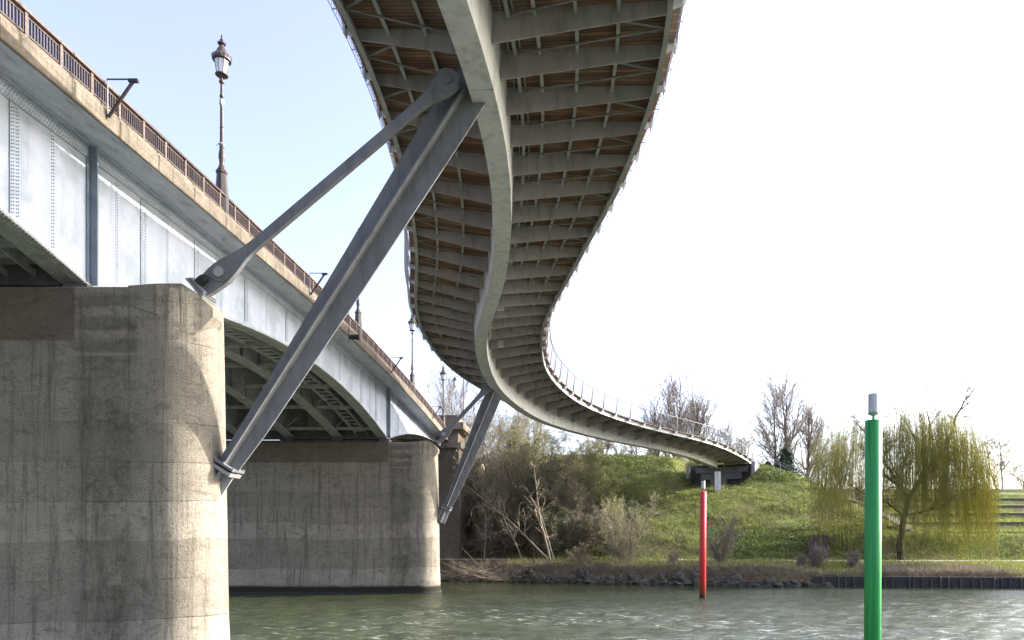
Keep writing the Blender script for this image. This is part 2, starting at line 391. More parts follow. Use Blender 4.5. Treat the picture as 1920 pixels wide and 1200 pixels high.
struct(fast_mesh('ground', V, np.stack([I, I+1, I+1+nx_, I+nx_], 1), 4, M['ground'], None, True))
def zt(x, y): return float(terr(np.array([x]), np.array([y]))[0])
def at(px, d): return (px-1083)*d/1280
def onground(px, d): x = at(px, d); return (x, d, zt(x, d))
# towpath
pb = MB(); xs = np.linspace(-30, 90, 121); py = np.interp(xs, [-40,0,20,40,80], [81,77.5,74.5,73.5,73])
rs = []
for x, y in zip(xs, py):
    rs.append([(x, y-.75, zt(x, y-.75)+.03), (x, y-.25, zt(x,y-.25)+.045), (x, y+.25, zt(x,y+.25)+.045), (x, y+.75, zt(x, y+.75)+.03)])
pb.rings(rs, closed=False)
M['path'] = mat_simple('gravel_path', (.36,.30,.23), (.27,.22,.17), 6, .95)
struct(pb.build('path', M['path']))

# ------------------------------------------------------------------ river
def mat_water():
    t = NT('river_water'); X = t.xyz()
    n1 = t.noise(2.6, 5, .7, t.coords((.45,1.6,1)), .4); n2 = t.noise(9, 4, .7, t.coords((.5,1.4,1)))
    f = t.noise(.16, 3, .6, t.coords((.5,1,1))); 
    fo = t.noise(1.9, 7, .8, t.coords((.35,1.5,1)), .6)
    near = t.math('SUBTRACT', 1., t.math('DIVIDE', t.math('SUBTRACT', X[1], 38.), 12., clamp=True))
    rt = t.math('DIVIDE', t.math('ADD', X[0], 22.), 14., clamp=True)
    foam = t.math('MULTIPLY', t.ramp(fo, [(.54,0.),(.64,1.)]), t.math('MULTIPLY', t.ramp(f, [(.4,0.),(.52,1.)]), t.math('MULTIPLY', near, rt)))
    c = t.mix(t.ramp(f, [(.3,0.),(.7,1.)]), (.042,.05,.024), (.028,.036,.018))
    c = t.mix(t.math('MULTIPLY', near, t.ramp(t.noise(.35, 4, .7, t.coords((.4,1,1))), [(.35,.15),(.65,.9)])), c, (.075,.09,.055))
    c = t.mix(t.math('MULTIPLY', foam, .75), c, (.55,.56,.54))
    calm = t.math('MULTIPLY', t.math('SUBTRACT', 1., t.math('DIVIDE', t.math('SUBTRACT', X[1], 48.), 22., clamp=True)), 1.)
    h = t.math('ADD', t.math('MULTIPLY', n1, 1.), t.math('MULTIPLY', n2, .55))
    b = t.bump(h, .5, .12)
    t.L(t.math('ADD', .1, t.math('MULTIPLY', calm, .65)), b.inputs['Strength'])
    r = t.math('ADD', .04, t.math('MULTIPLY', foam, .6))
    t.b.inputs['IOR'].default_value = 1.333
    return t.fin(c, r, spec=.5)
M['water'] = mat_water()
wx = np.unique(axis(-900, -34, 44, 900, 10, 460, 10)); wy = axis(-300, 26, 78, 92, 12, 420, 5)
WX, WY = np.meshgrid(wx, wy)
amp = .007+.022*(1-sstep(50, 58, WY))*sstep(40, 46, WY)+.034*(1-sstep(40, 48, WY))
WZ = np.zeros_like(WX); r2 = np.random.default_rng(3)
for i in range(34):
    lam = r2.uniform(.6, 3.2); th = r2.normal(math.pi/2, .55); k = 2*math.pi/lam
    WZ += lam**.6*np.sin(k*(WX*math.cos(th)+WY*math.sin(th))+r2.uniform(0, 6.3)+.8*np.sin(WX*.3*r2.uniform(.4,1)+WY*.2+i))
inner = (WX > -33.9) & (WX < 43.9) & (WY > 26.2) & (WY < 77.9)
WZ = WZ/WZ.std()*amp*inner
I = (np.arange(len(wy)-1)[:, None]*len(wx)+np.arange(len(wx)-1)[None]).ravel()
struct(fast_mesh('water', np.stack([WX.ravel(), WY.ravel(), WZ.ravel()], 1), np.stack([I, I+1, I+1+len(wx), I+len(wx)], 1), 4, M['water'], None, True))
rb = MB(); rb.box(-900, 900, -300, 80, -3.2, -3.0); struct(rb.build('riverbed', M['rock']))

# ------------------------------------------------------------------ road bridge
D1, D2, AG, AC = 22.9, 58.7, 16.4, 15.0
def zs(y): return CZ+13.25-(.0006 if y < 38 else .0013)*(min(y, 80)-38)**2 - (0 if y<80 else .11*(y-80)*.5)
def zb(y):                      # arch underside
    if y < D1: c, h = D1-17.9, 17.9
    elif y < D2: c, h = (D1+D2)/2, 17.9
    else: c, h = D2+17.9, 17.9
    u = (y-c)/h
    return CZ+8.3+2.4*max(0, 1-u*u)
Y0, Y1 = -13.0, 77.6
ys = np.arange(Y0, Y1+.01, .45)
bridge = empty('road_bridge', (0, 0, 0)); tag(bridge, 'white riveted steel road bridge with brown railing and concrete cornice', 'bridge')
seams = [(-2.,1),(.4,0),(2.6,1),(4.8,0),(7.,1),(9.2,0),(11.2,1),(13,0),(14.8,1),(16.4,0),(18.1,0),(19.7,1),(21.25,0),(24.2,0),(25.6,1),(27.2,0),(29.2,1),(31.3,0),(33.6,1),(35.9,0),(38.3,1),(40.7,0),(42.9,1),(44.7,0),(46.9,1),(49.3,0),(51.6,1),(53.8,0),(55.4,1),(56.9,0),(60.3,0),(62.2,1),(64.2,0),(66.4,1),(68.6,0),(70.8,1),(73,0)]
def strip(mb, x0, x1, f0, f1, yy):   # solid between x0..x1, z from f0(y)..f1(y)
    rs = [[(x0, y, f0(y)), (x1, y, f0(y)), (x1, y, f1(y)), (x0, y, f1(y))] for y in yy]
    mb.rings(rs)
for gi in range(5):
    gxp = -AG-gi*4.1
    g = MB(); strip(g, gxp-.03, gxp, lambda y: zb(y)+.06, lambda y: zs(y)-.01, ys)
    if gi == 0:
        # splice plates
        for y, wide in seams:
            if wide: g.hexa([(gxp-.01,y,zb(y)+.08),(gxp+.014,y,zb(y)+.08),(gxp+.014,y+.36,zb(y+.36)+.08),(gxp-.01,y+.36,zb(y+.36)+.08),(gxp-.01,y,zs(y)-.5),(gxp+.014,y,zs(y)-.5),(gxp+.014,y+.36,zs(y+.36)-.5),(gxp-.01,y+.36,zs(y+.36)-.5)])
        strip(g, gxp-.01, gxp+.02, lambda y: zs(y)-.46, lambda y: zs(y)-.012, ys)      # top angle
        strip(g, gxp+.021, gxp+.2, lambda y: zs(y)-.05, lambda y: zs(y)-.011, ys)
        strip(g, gxp-.01, gxp+.02, lambda y: zb(y)+.07, lambda y: zb(y)+.22, ys)
        web = g.build('girder', M['white'], bridge); web['label'] = 'white outer girder web with riveted seams'
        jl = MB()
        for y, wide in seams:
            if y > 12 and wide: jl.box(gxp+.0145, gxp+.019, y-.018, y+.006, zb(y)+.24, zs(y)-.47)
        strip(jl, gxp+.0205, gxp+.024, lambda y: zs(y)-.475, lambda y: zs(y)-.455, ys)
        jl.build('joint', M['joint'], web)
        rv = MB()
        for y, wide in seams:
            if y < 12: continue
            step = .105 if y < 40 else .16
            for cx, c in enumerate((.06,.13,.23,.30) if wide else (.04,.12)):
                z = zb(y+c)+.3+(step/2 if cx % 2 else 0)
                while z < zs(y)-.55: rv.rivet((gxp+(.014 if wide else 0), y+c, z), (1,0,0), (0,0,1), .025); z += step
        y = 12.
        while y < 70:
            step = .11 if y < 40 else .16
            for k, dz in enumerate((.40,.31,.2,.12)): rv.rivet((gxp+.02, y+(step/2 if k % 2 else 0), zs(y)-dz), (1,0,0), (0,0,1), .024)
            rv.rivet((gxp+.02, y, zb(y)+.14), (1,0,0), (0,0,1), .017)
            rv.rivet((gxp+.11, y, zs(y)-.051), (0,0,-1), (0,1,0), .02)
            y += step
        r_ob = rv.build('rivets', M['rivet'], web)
        fl = MB(); strip(fl, gxp-.75, gxp+.12, zb, lambda y: zb(y)+.055, [y for y in ys])
        y = 12.
        while y < D2-.3:
            step = .12 if y < 30 else .18
            for k, dx in enumerate((.08,-.02,-.14,-.5,-.6,-.7)): fl.rivet((gxp+dx, y+(step/2 if k % 2 else 0), zb(y)), (0,0,-1), (0,1,0), .033)
            y += step
        fb = fl.build('lower_flange', M['weathered'], bridge)
        pl = MB()
        for D in (D1, D2):
            pl = MB()
            pl.box(gxp+.021, gxp+.31, D-.03, D+.02, zb(D)+.1, zs(D)-.06)
            pl.box(gxp+.021, gxp+.06, D-.14, D-.0295, zb(D-.1)+.1, zs(D)-.5)
            z = zb(D)+.3; 
            while z < zs(D)-.3:
                pl.rivet((gxp+.1, D-.03, z), (0,-1,0), (0,0,1), .028); pl.rivet((gxp+.23, D-.03, z+.08), (0,-1,0), (0,0,1), .028); z += .17
            pl.build('pier_stiffener', M['pilaster'], bridge)
    else:
        for y in np.arange(-8, 77, 2.25):
            if abs(y-D1) > .5 and abs(y-D2) > .5: g.hexa([(gxp+.001,y,zb(y)+.1),(gxp+.16,y,zb(y)+.1),(gxp+.16,y+.05,zb(y)+.1),(gxp+.001,y+.05,zb(y)+.1),(gxp+.001,y,zs(y)-.1),(gxp+.16,y,zs(y)-.1),(gxp+.16,y+.05,zs(y)-.1),(gxp+.001,y+.05,zs(y)-.1)])
        strip(g, gxp-.42, gxp+.42, zb, lambda y: zb(y)+.055, ys)
        ri = g.build('girder', M['weathered'], bridge)
# cross frames between girders
for y in list(np.arange(-6., 76, 4.5)):
    if min(abs(y-D1), abs(y-D2)) < 1.2: continue
    c = MB()
    for gi in range(4):
        x1 = -AG-gi*4.1-.04; x0 = x1-4.02
        c.beam((x0, y, zb(y)+.24), (x1, y, zb(y)+.24), .2, .22)
        c.beam((x0, y+.02, zb(y)+.2), (x0+1.3, y+.02, zb(y)+1.2), .09, .09)
        c.beam((x1, y+.02, zb(y)+.2), (x1-1.3, y+.02, zb(y)+1.2), .09, .09)
    c.build('cross_frame', M['weathered'], bridge)
    c = MB(); c.box(-AG-4*4.1+.01, -AG-.04, y-.05, y+.05, zs(y)-.8, zs(y)-.31); c.build('floor_beam', M['weathered'], bridge)
for k, y in enumerate(np.arange(-7, 76, .9)):
    pass
lad = MB()                        # inspection ladder framing under the outer bay
for y in np.arange(0, 75, .75):
    if min(abs(y-D1), abs(y-D2)) < .9: continue
    lad.box(-18.9, -18.0, y-.12, y+.12, zb(y)+.3, zb(y)+.36)
for xo in (-18.95, -18.0):
    strip(lad, xo, xo+.07, lambda y: zb(y)+.2, lambda y: zb(y)+.42, ys)
lad.build('inspection_walkway', M['weathered'], bridge)
dk = MB(); strip(dk, -34, -AG-.035, lambda y: zs(y)-.3, lambda y: zs(y)+.5, ys); dk.build('deck_slab', M['underdeck'], bridge)
sf = MB(); strip(sf, -AG-.03, -AC-.12, lambda y: zs(y), lambda y: zs(y)+.12, ys); sf.build('soffit', M['soffit'], bridge)
YL = np.arange(-13, 84, .45)
cn = MB()
rs = []
for y in YL:
    z = zs(y); rs.append([(-AC-.119,y,z-.005),(-AC-.1,y,z-.05),(-AC-.02,y,z-.05),(-AC,y,z-.02),(-AC,y,z+.5),(-AC-.06,y,z+.56),(-AC-.06,y,z+.64),(-AC-.14,y,z+.66),(-AC-1.3,y,z+.66),(-AC-1.3,y,z+.13),(-AC-.119,y,z+.13)])
cn.rings(rs); cn.build('cornice', M['cornice'], bridge)
rd = MB(); strip(rd, -33.9, -AC-1.31, lambda y: zs(y)+.51, lambda y: zs(y)+.62, YL); rd.build('carriageway', M['underdeck'], bridge)
P = 1.267
railing = empty('railing', (0,0,0)); railing.parent = bridge
y = 19200/1027/1.0 - P*14; k = 0; lampY = [29.35, 47.6, 63.2, 77.8]
while y < 82:
    if y > -6:
        z = zs(y)+.66; z2 = zs(y+P)+.66
        near_lamp = any(abs(y-l) < .35 for l in lampY)
        if not near_lamp:
            p = MB(); p.box(-AC-.2, -AC-.085, y-.05, y+.05, z, z+.66); p.build('post', M['rail_light'], railing)
        q = MB(); q.beam((-AC-.14, y+.05, z+.09), (-AC-.14, y+P-.05, z2+.09), .05, .05)
        q.beam((-AC-.14, y+.05, z+.58), (-AC-.14, y+P-.05, z2+.58), .04, .04)
        for j in range(11):
            yy = y+P*(j+.75)/11.5; zz = zs(yy)+.66
            q.box(-AC-.17, -AC-.11, yy-.011, yy+.011, zz+.1, zz+.57)
        q.build('balusters', M['brown_rail'], railing)
    y += P
tr = MB(); strip(tr, -AC-.23, -AC-.05, lambda y: zs(y)+.66+.665, lambda y: zs(y)+.66+.74, YL); tr.build('handrail', M['rail_light'], railing)

# piers ------------------------------------------------------------
def pier_mesh(name):
    m = MB(); top = 7.9+CZ; rs = []
    for z in [-3, 0, .35, 2, 4, 6, 8, 10, 11.4, top-.04, top]:
        g = .0155*(top-z)+(.05 if z < .4 else 0)-(.04 if z == top else 0)
        T = 1.3+g; cx = -13.34
        ring = [(-36, T), (-36, -T)] + [(cx-1.2*j, -T) for j in range(10, 0, -1)]
        ring += [(cx+math.cos(a)*T, math.sin(a)*T) for a in np.linspace(-math.pi/2, math.pi/2, 33)]
        ring += [(cx-1.2*j, T) for j in range(1, 11)]
        rs.append([(x, y, min(z, CZ+8.0-.79*(x+12.62)) if x > -12.62 else z) for x, y in ring])
    m.rings(rs); return m
def corbel(m):
    secs = [(-14.2,1.335,1.335,7.3,7.91),(-13.3,1.335,1.335,7.0,7.98),(-12.64,1.12,.95,6.5,8.06),(-12.35,.92,.5,6.5,7.86),(-12.1,.78,.18,6.8,7.64),(-11.88,.66,-.05,7.15,7.42)]
    secs = [(a_,b_,c_,d_+CZ,e_+CZ) for a_,b_,c_,d_,e_ in secs]
    m.rings([[(x,-a,z0),(x,b,z0),(x,b,z1),(x,-a,z1)] for x,a,b,z0,z1 in secs])
piers = []
for i, (D, lab) in enumerate(((D1, 'large stained concrete pier with rounded end nearest the viewer'), (D2, 'farther concrete pier standing in the river behind the near strut'))):
    t = empty('bridge_pier', (0, D, 0)); tag(t, lab, 'pier', 'concrete piers of the road bridge')
    sh = pier_mesh('shaft').build('shaft', M['pier'], t)
    c = MB(); corbel(c); c.build('corbel', M['pier'], t)
    b = MB()
    for gi in range(5):
        gxp = -AG-gi*4.1; b.box(gxp-.5, gxp+.3, -.5, .5, 7.86+CZ, 8.29+CZ)
    b.box(-33.5, -17.2, -.2, .2, 7.9+CZ, 8.2+CZ); b.box(-33.5, -17.2, -.28, .28, 8.31+CZ, 9.0+CZ)
    b.build('bearing', M['underdeck'], t)
    ft = MB(); ring = [(-37, 1.75), (-37, -1.75)]+[(-13.34+math.cos(a)*1.62, math.sin(a)*1.62) for a in np.linspace(-math.pi/2, math.pi/2, 25)]
    ft.rings([[(x, y, z) for x, y in ring] for z in (-3, .12)]); ft.build('footing', M['pile'], t)
# abutment tower
ab = empty('abutment_tower', (0, 79, 0)); tag(ab, 'square stone abutment tower with a projecting cap at the far bridge end', 'abutment')
a = MB(); a.box(-34, -13.75, 0, 5.2, 0, CZ+10.2); a.build('wall', M['cornice'], ab)
a = MB(); a.box(-17, -13.45, -.25, 5.4, CZ+10.2, CZ+10.8); a.box(-16.6, -13.9, .25, 5, CZ+10.8, CZ+12.3); a.box(-16.8, -13.1, -.6, 5.6, CZ+12.3, CZ+13.1); a.box(-16.4, -13.9, 0, 5.1, CZ+13.1, CZ+14.0)
a.build('cap', M['cornice'], ab)
a = MB(); a.box(-34.2, -17.1, 5.3, 60, 0, CZ+10.4); a.box(-17.05, -13.9, 5.65, 60, 6, CZ+10.6); a.build('approach_wall', M['cornice'], ab)
# ------------------------------------------------------------------ V struts under the footbridge
def lerp(a, b, t): return a+(b-a)*t
def strut_set(D, eye0, eye1, s0, s1, lab, wtop=.72, gus=True):
    t = empty('support_strut', (0, D, 0)); tag(t, lab, 'strut', 'pinned V struts carrying the footbridge')
    W2 = lambda p: np.array([(p[0]-1083)*D/1280, CZ+(1005-p[1])*D/1280])
    # tie bar
    a, b = W2(eye0), W2(eye1); u = (b-a)/np.linalg.norm(b-a); L = np.linalg.norm(b-a); n = np.array([-u[1], u[0]])
    pr = [(-.86,.28),(-.5,.34),(-.2,.37),(0,.375),(.25,.35),(.5,.3),(.8,.22),(1.1,.175),(1.5,.155),(L-1.5,.155),(L-1.1,.17),(L-.8,.21),(L-.5,.29),(L-.25,.36),(L,.38),(L+.14,.355),(L+.27,.27),(L+.35,.15),(L+.38,.0)]
    up = [a+u*s+n*h for s, h in pr]; dn = [a+u*s-n*h for s, h in pr[:-1]]
    m = MB(); m.prism([tuple(p) for p in (dn+up[::-1])], -.62, -.44); m.build('tie_bar', M['strut'], t)
    def disc(c, r, y0, y1, k=24):
        m = MB(); m.rings([[(c[0]+r*math.cos(2*math.pi*i/k), y, c[1]+r*math.sin(2*math.pi*i/k)) for i in range(k)] for y in (y0, y1)]); return m
    d = disc(a, .3, -.66, -.622); d.build('washer', M['strut'], t)
    m = disc(a, .165, -.74, -.05); m.rings([[(a[0]+.035*math.cos(i), y, a[1]+.035*math.sin(i)) for i in range(6)] for y in (-.76,-.742)]); m.build('pin', M['steel'], t)
    disc(b, .385, -.675, -.622).build('washer', M['strut'], t)
    m = disc(b, .155, -.73, -.1); m.rings([[(b[0]+.035*math.cos(i), y, b[1]+.035*math.sin(i)) for i in range(6)] for y in (-.75,-.732)]); m.build('pin', M['strut'], t)
    # anchor: stacked plates and a tensioned nut beside the fork
    A3 = lambda s, yy, o=0: (a[0]+u[0]*s+n[0]*o, yy, a[1]+u[1]*s+n[1]*o)
    for s_, ln, wd, mm in ((-.93,.06,.82,'galv'),(-.855,.06,.72,'strut'),(-.78,.06,.62,'galv')):
        m = MB(); m.beam(A3(s_-ln/2,-.42,.06), A3(s_+ln/2,-.42,.06), .8, wd, up=(n[0],0,n[1])); m.build('anchor_plate', M[mm], t)
    m = MB(); m.tube([A3(-.76,-.72,.14), A3(-.52,-.72,.14), A3(-.42,-.72,.14), A3(-.36,-.72,.14)], [.15,.15,.11,.04], 10); m.build('nut_cap', M['black'], t)
    m = MB(); m.tube([A3(-.9,-.2,.36), A3(-.62,-.2,.36)], [.1,.08], 8); m.build('nut_cap', M['black'], t)
    # main member, cruciform
    p, q = W2(s0), W2(s1); v = (q-p)/np.linalg.norm(q-p); Lm = np.linalg.norm(q-p); rgt = np.array([v[1], -v[0]])
    ws = [(0,.36,.39),(.1,.37,.5),(.45,.52,.63),(.75,.66,.70),(.9,.72,.73)]
    lf = [p+v*(f*Lm)-rgt*l for f, l, r in ws]; rt = [p+v*(f*Lm)+rgt*r for f, l, r in ws]
    tip = [q+rgt*.72+v*.05, q+rgt*.34+v*.28, q+v*.5-rgt*.1, q+v*.95-rgt*.15, q+v*.75-rgt*.62]
    poly = rt+tip+lf[::-1]
    m = MB(); m.prism([tuple(x) for x in poly], -.03, .03)
    m.build('web_plate', M['strut'], t)
    m = MB()
    fr, bk, th = -.36, .36, .028
    e = p+v*.0; f_ = q+v*.35
    m.hexa([(e[0]-rgt[0]*th,fr,e[1]-rgt[1]*th),(e[0]+rgt[0]*th,fr,e[1]+rgt[1]*th),(e[0]+rgt[0]*th,-.031,e[1]+rgt[1]*th),(e[0]-rgt[0]*th,-.031,e[1]-rgt[1]*th),
            (f_[0]-rgt[0]*th,fr,f_[1]-rgt[1]*th),(f_[0]+rgt[0]*th,fr,f_[1]+rgt[1]*th),(f_[0]+rgt[0]*th,-.031,f_[1]+rgt[1]*th),(f_[0]-rgt[0]*th,-.031,f_[1]-rgt[1]*th)])
    m.hexa([(e[0]-rgt[0]*th,.031,e[1]-rgt[1]*th),(e[0]+rgt[0]*th,.031,e[1]+rgt[1]*th),(e[0]+rgt[0]*th,bk,e[1]+rgt[1]*th),(e[0]-rgt[0]*th,bk,e[1]-rgt[1]*th),
            (f_[0]-rgt[0]*th,.031,f_[1]-rgt[1]*th),(f_[0]+rgt[0]*th,.031,f_[1]+rgt[1]*th),(f_[0]+rgt[0]*th,bk,f_[1]+rgt[1]*th),(f_[0]-rgt[0]*th,bk,f_[1]-rgt[1]*th)])
    m.build('stiffening_fin', M['strut'], t)
    m = MB()
    P3 = lambda s, o=0: (p[0]+v[0]*s+rgt[0]*o, 0, p[1]+v[1]*s+rgt[1]*o)
    m.beam(P3(-.08), P3(-.002), .8, .8, up=(rgt[0],0,rgt[1])); m.build('end_plate', M['strut'], t)
    for o1, o2 in ((-.36,-.36),(.36,-.36),(0,-.38),(-.36,.36),(.36,.36)):
        m = MB(); c0 = P3(-.0, o1); c1 = P3(.05, o1); m.tube([(c0[0], o2, c0[2]), (c1[0], o2, c1[2])], .032, 6); m.build('bolt', M['galv'], t)
    m = MB(); m.beam(P3(-.16), P3(-.082), .5, .55, up=(rgt[0],0,rgt[1])); m.build('bearing_pad', M['black'], t)
    m = MB(); m.beam(P3(-.28), P3(-.162), .76, .78, up=(rgt[0],0,rgt[1]))
    m.beam(P3(-1.5), P3(-.302), .07, .72, up=(rgt[0],0,rgt[1])); m.beam(P3(-1.5,.02), P3(-.302,.02), .62, .07, up=(rgt[0],0,rgt[1]))
    m.beam(P3(-1.5,-.3), P3(-.302,-.3), .6, .07, up=(rgt[0],0,rgt[1]))
    m.build('base_shoe', M['galv'], t)
    return t
strut_set(D1, (431,525), (845,174), (429.5,871), (886,157), 'nearest grey strut pair rising from the near pier to the footbridge')
strut_set(D2, (834.5,816), (916,729), (839,949), (924.5,742), 'distant grey strut pair rising from the farther pier')

# ------------------------------------------------------------------ footbridge
T = np.array([[-5.144,8.0,17.234,-.131,2.022,4.348,6.428,.175],[-4.712,10.462,17.161,-.134,2.042,4.368,6.435,.172],[-4.294,12.927,17.064,-.137,2.069,4.395,6.443,.164],[-3.901,15.396,16.964,-.14,2.097,4.422,6.452,.151],[-3.549,17.871,16.864,-.144,2.125,4.449,6.461,.13],[-3.268,20.355,16.764,-.147,2.15,4.477,6.463,.093],[-3.097,22.849,16.663,-.151,2.145,4.512,6.39,.041],[-3.064,25.348,16.562,-.155,2.089,4.559,6.18,-.013],[-3.154,27.847,16.461,-.16,2.002,4.613,5.894,-.057],[-3.342,30.339,16.36,-.164,1.913,4.668,5.601,-.092],[-3.612,32.825,16.259,-.169,1.825,4.722,5.309,-.124],[-3.957,35.301,16.156,-.174,1.739,4.775,5.023,-.153],[-4.381,37.764,16.035,-.181,1.689,4.804,4.812,-.19],[-4.914,40.207,15.882,-.192,1.704,4.792,4.738,-.241],[-5.569,42.619,15.712,-.205,1.754,4.757,4.738,-.279],[-6.237,45.028,15.54,-.218,1.807,4.72,4.745,-.25],[-6.752,47.473,15.368,-.231,1.861,4.683,4.753,-.159],[-7.046,49.955,15.195,-.244,1.914,4.643,4.759,-.081],[-7.184,52.451,15.021,-.255,1.962,4.573,4.749,-.034],[-7.218,54.951,14.844,-.264,1.999,4.448,4.71,.012],[-7.102,57.448,14.665,-.271,2.031,4.294,4.654,.085],[-6.773,59.925,14.486,-.278,2.062,4.136,4.598,.178],[-6.239,62.367,14.306,-.285,2.093,3.978,4.541,.249],[-5.561,64.773,14.127,-.291,2.122,3.825,4.486,.296],[-4.77,67.144,13.951,-.293,2.129,3.71,4.445,.352],[-3.82,69.456,13.779,-.285,2.094,3.666,4.43,.432],[-2.669,71.674,13.609,-.272,2.037,3.662,4.43,.524],[-1.331,73.785,13.44,-.258,1.977,3.661,4.43,.604],[.161,75.79,13.271,-.245,1.918,3.66,4.431,.673],[1.78,77.695,13.102,-.232,1.859,3.659,4.432,.735],[3.511,79.498,12.933,-.218,1.799,3.658,4.432,.795],[5.345,81.197,12.763,-.205,1.741,3.658,4.433,.852],[7.266,82.796,12.592,-.193,1.696,3.657,4.433,.895],[9.221,84.354,12.418,-.184,1.674,3.656,4.434,.894],[11.14,85.956,12.243,-.177,1.665,3.656,4.435,.849],[12.948,87.682,12.067,-.169,1.657,3.655,4.436,.762],[14.589,89.567,11.891,-.162,1.65,3.655,4.436,.674],[16.08,91.573,11.716,-.154,1.642,3.654,4.437,.607],[17.455,93.661,11.54,-.147,1.634,3.654,4.438,.561],[18.753,95.797,11.364,-.14,1.627,3.653,4.438,.534],[19.986,97.972,11.189,-.133,1.62,3.653,4.44,.492],[21.093,100.213,11.015,-.129,1.614,3.653,4.441,.42],[22.0,102.541,10.841,-.127,1.609,3.652,4.444,.317]])
S0 = np.arange(len(T))*2.5
back = [[T[0][0]-.175*2.46*k-.0*k, 8-2.46*k, T[0][2]+.04*k, T[0][3], 2.0, 4.33, 6.4, .175] for k in range(12, 0, -1)]
TT = np.array(back+T.tolist()); SS = np.concatenate([-2.5*np.arange(12, 0, -1), S0])
SMAX = 103.5; SMIN = -28
fine = np.arange(SS[0], SS[-1]+.001, .25)
def sm(a):
    b = np.interp(fine, SS, a); k = np.hanning(21); k /= k.sum()
    pad = np.concatenate([2*b[0]-b[10:0:-1], b, 2*b[-1]-b[-2:-12:-1]]); return np.convolve(pad, k, 'valid')
FT = np.stack([sm(TT[:, i]) for i in range(8)], 1)
def F(s):
    r = [np.interp(s, fine, FT[:, i]) for i in range(8)]
    x0 = np.interp(s-.6, fine, FT[:, 0]); x1 = np.interp(s+.6, fine, FT[:, 0]); y0 = np.interp(s-.6, fine, FT[:, 1]); y1 = np.interp(s+.6, fine, FT[:, 1])
    d = np.array([x1-x0, y1-y0]); d /= np.linalg.norm(d)
    return r, np.array([d[1], -d[0]]), d
def pt(s, off, dz):             # offset across (+ right), height measured from the deck edge line
    r, n, d = F(s); wl, wr = r[5], r[6]
    zr = CZ+r[2]; zl = CZ+r[2]-r[3]
    f = (off+wl)/(wl+wr); z = zl+(zr-zl)*f
    vee = .16*(1-min(1, abs(off)/(wr if off > 0 else wl)))       # deck dips to the middle
    return (r[0]+n[0]*off, r[1]+n[1]*off, z-vee+dz)
def WR(s): return F(s)[0][6]
def WL(s): return F(s)[0][5]
fb_ = empty('footbridge', (0, 0, 0)); tag(fb_, 'S curved grey steel footbridge with timber deck sweeping overhead to the bank', 'footbridge')
SF = np.arange(SMIN, SMAX+.01, .5)
def sweep(name, m, secf, S=SF, smooth=False, uv=False, parent=fb_):
    mb = MB(); mb.rings([secf(s) for s in S]); o = mb.build(name, m, parent, smooth)
    if uv:
        me = o.data; ul = me.uv_layers.new(name='uv'); k = len(secf(S[0]))
        offs = uv
        vi = np.empty(len(me.loops), np.int32); me.loops.foreach_get('vertex_index', vi)
        U = np.stack([S[vi//k], np.array([offs(S[v//k], v % k) for v in vi])], 1).astype(np.float32)
        ul.data.foreach_set('uv', U.ravel())
    return o
def sec_girder(s):
    r, n, d = F(s); hb = r[4]; b, tp = .41, .5
    if s > 97: hb = max(.9, hb)
    zc = pt(s, 0, 0)[2]; zt_ = zc-.06; zbot = CZ+r[2]-hb
    P2 = lambda o, z: (r[0]+n[0]*o, r[1]+n[1]*o, z)
    return [P2(-b, zbot), P2(b, zbot), P2(tp, zt_), P2(-tp, zt_)]
sweep('box_girder', M['girder'], sec_girder, np.arange(SMIN, SMAX-4, .5))
for s_ in np.arange(-10.4, 98, 6.2):
    wm = MB(); pr_ = []
    for ds in (-.012, .012):
        r, n, d = F(s_+ds); hb = r[4]; z1 = pt(s_+ds, 0, 0)[2]-.3; z0 = CZ+r[2]-hb-.004
        pr_.append([(r[0]+n[0]*o, r[1]+n[1]*o, z) for o, z in ((-.412,z0),(.412,z0),(.49,z1),(.47,z1),(.40,z0+.01),(-.40,z0+.01),(-.47,z1),(-.49,z1))])
    wm.rings(pr_); wm.build('weld_line', M['stringer'], fb_)
def sec_deck(s):
    wl, wr = WL(s), WR(s)
    offs = [-wl, -wl/2, -.0, wr/2, wr]
    return [pt(s, o, -.05) for o in offs]+[pt(s, o, .04) for o in offs[::-1]]
def duv(s, k):
    wl, wr = WL(s), WR(s); offs = [-wl, -wl/2, 0, wr/2, wr]; return (offs+offs[::-1])[k]
sweep('deck', M['wood'], sec_deck, uv=duv)
rs_right = [14,15.6,17.4,19.3,21.3,23.3,25.3,27.4,29.5,31.7,33.75,35.75,37.7,39.6,41.7,43.8,46.1,48.6,51,53.4,55.7,58,60.3,62.8,65.4,68.1,70.8,73.6,76.4,79.2,82,84.7,87.1,89.5,92.1,94.8,97.4,99.8,102.2]
rs_left = [14.5,16.75,19,21.4,23.9,26.3,28.8,31.25,33.6,35.7,37.6,39.25,40.85]+list(np.arange(42.6, 103, 2.3))
rs_right = list(np.arange(14-1.8*18, 13.5, 1.8))+rs_right; rs_left = list(np.arange(14.5-2.2*15, 14, 2.2))+rs_left
INR, EDG = .5, .32
rs_right = [x-.22*(1-max(0, min(1, (x-26)/10))) for x in rs_right]
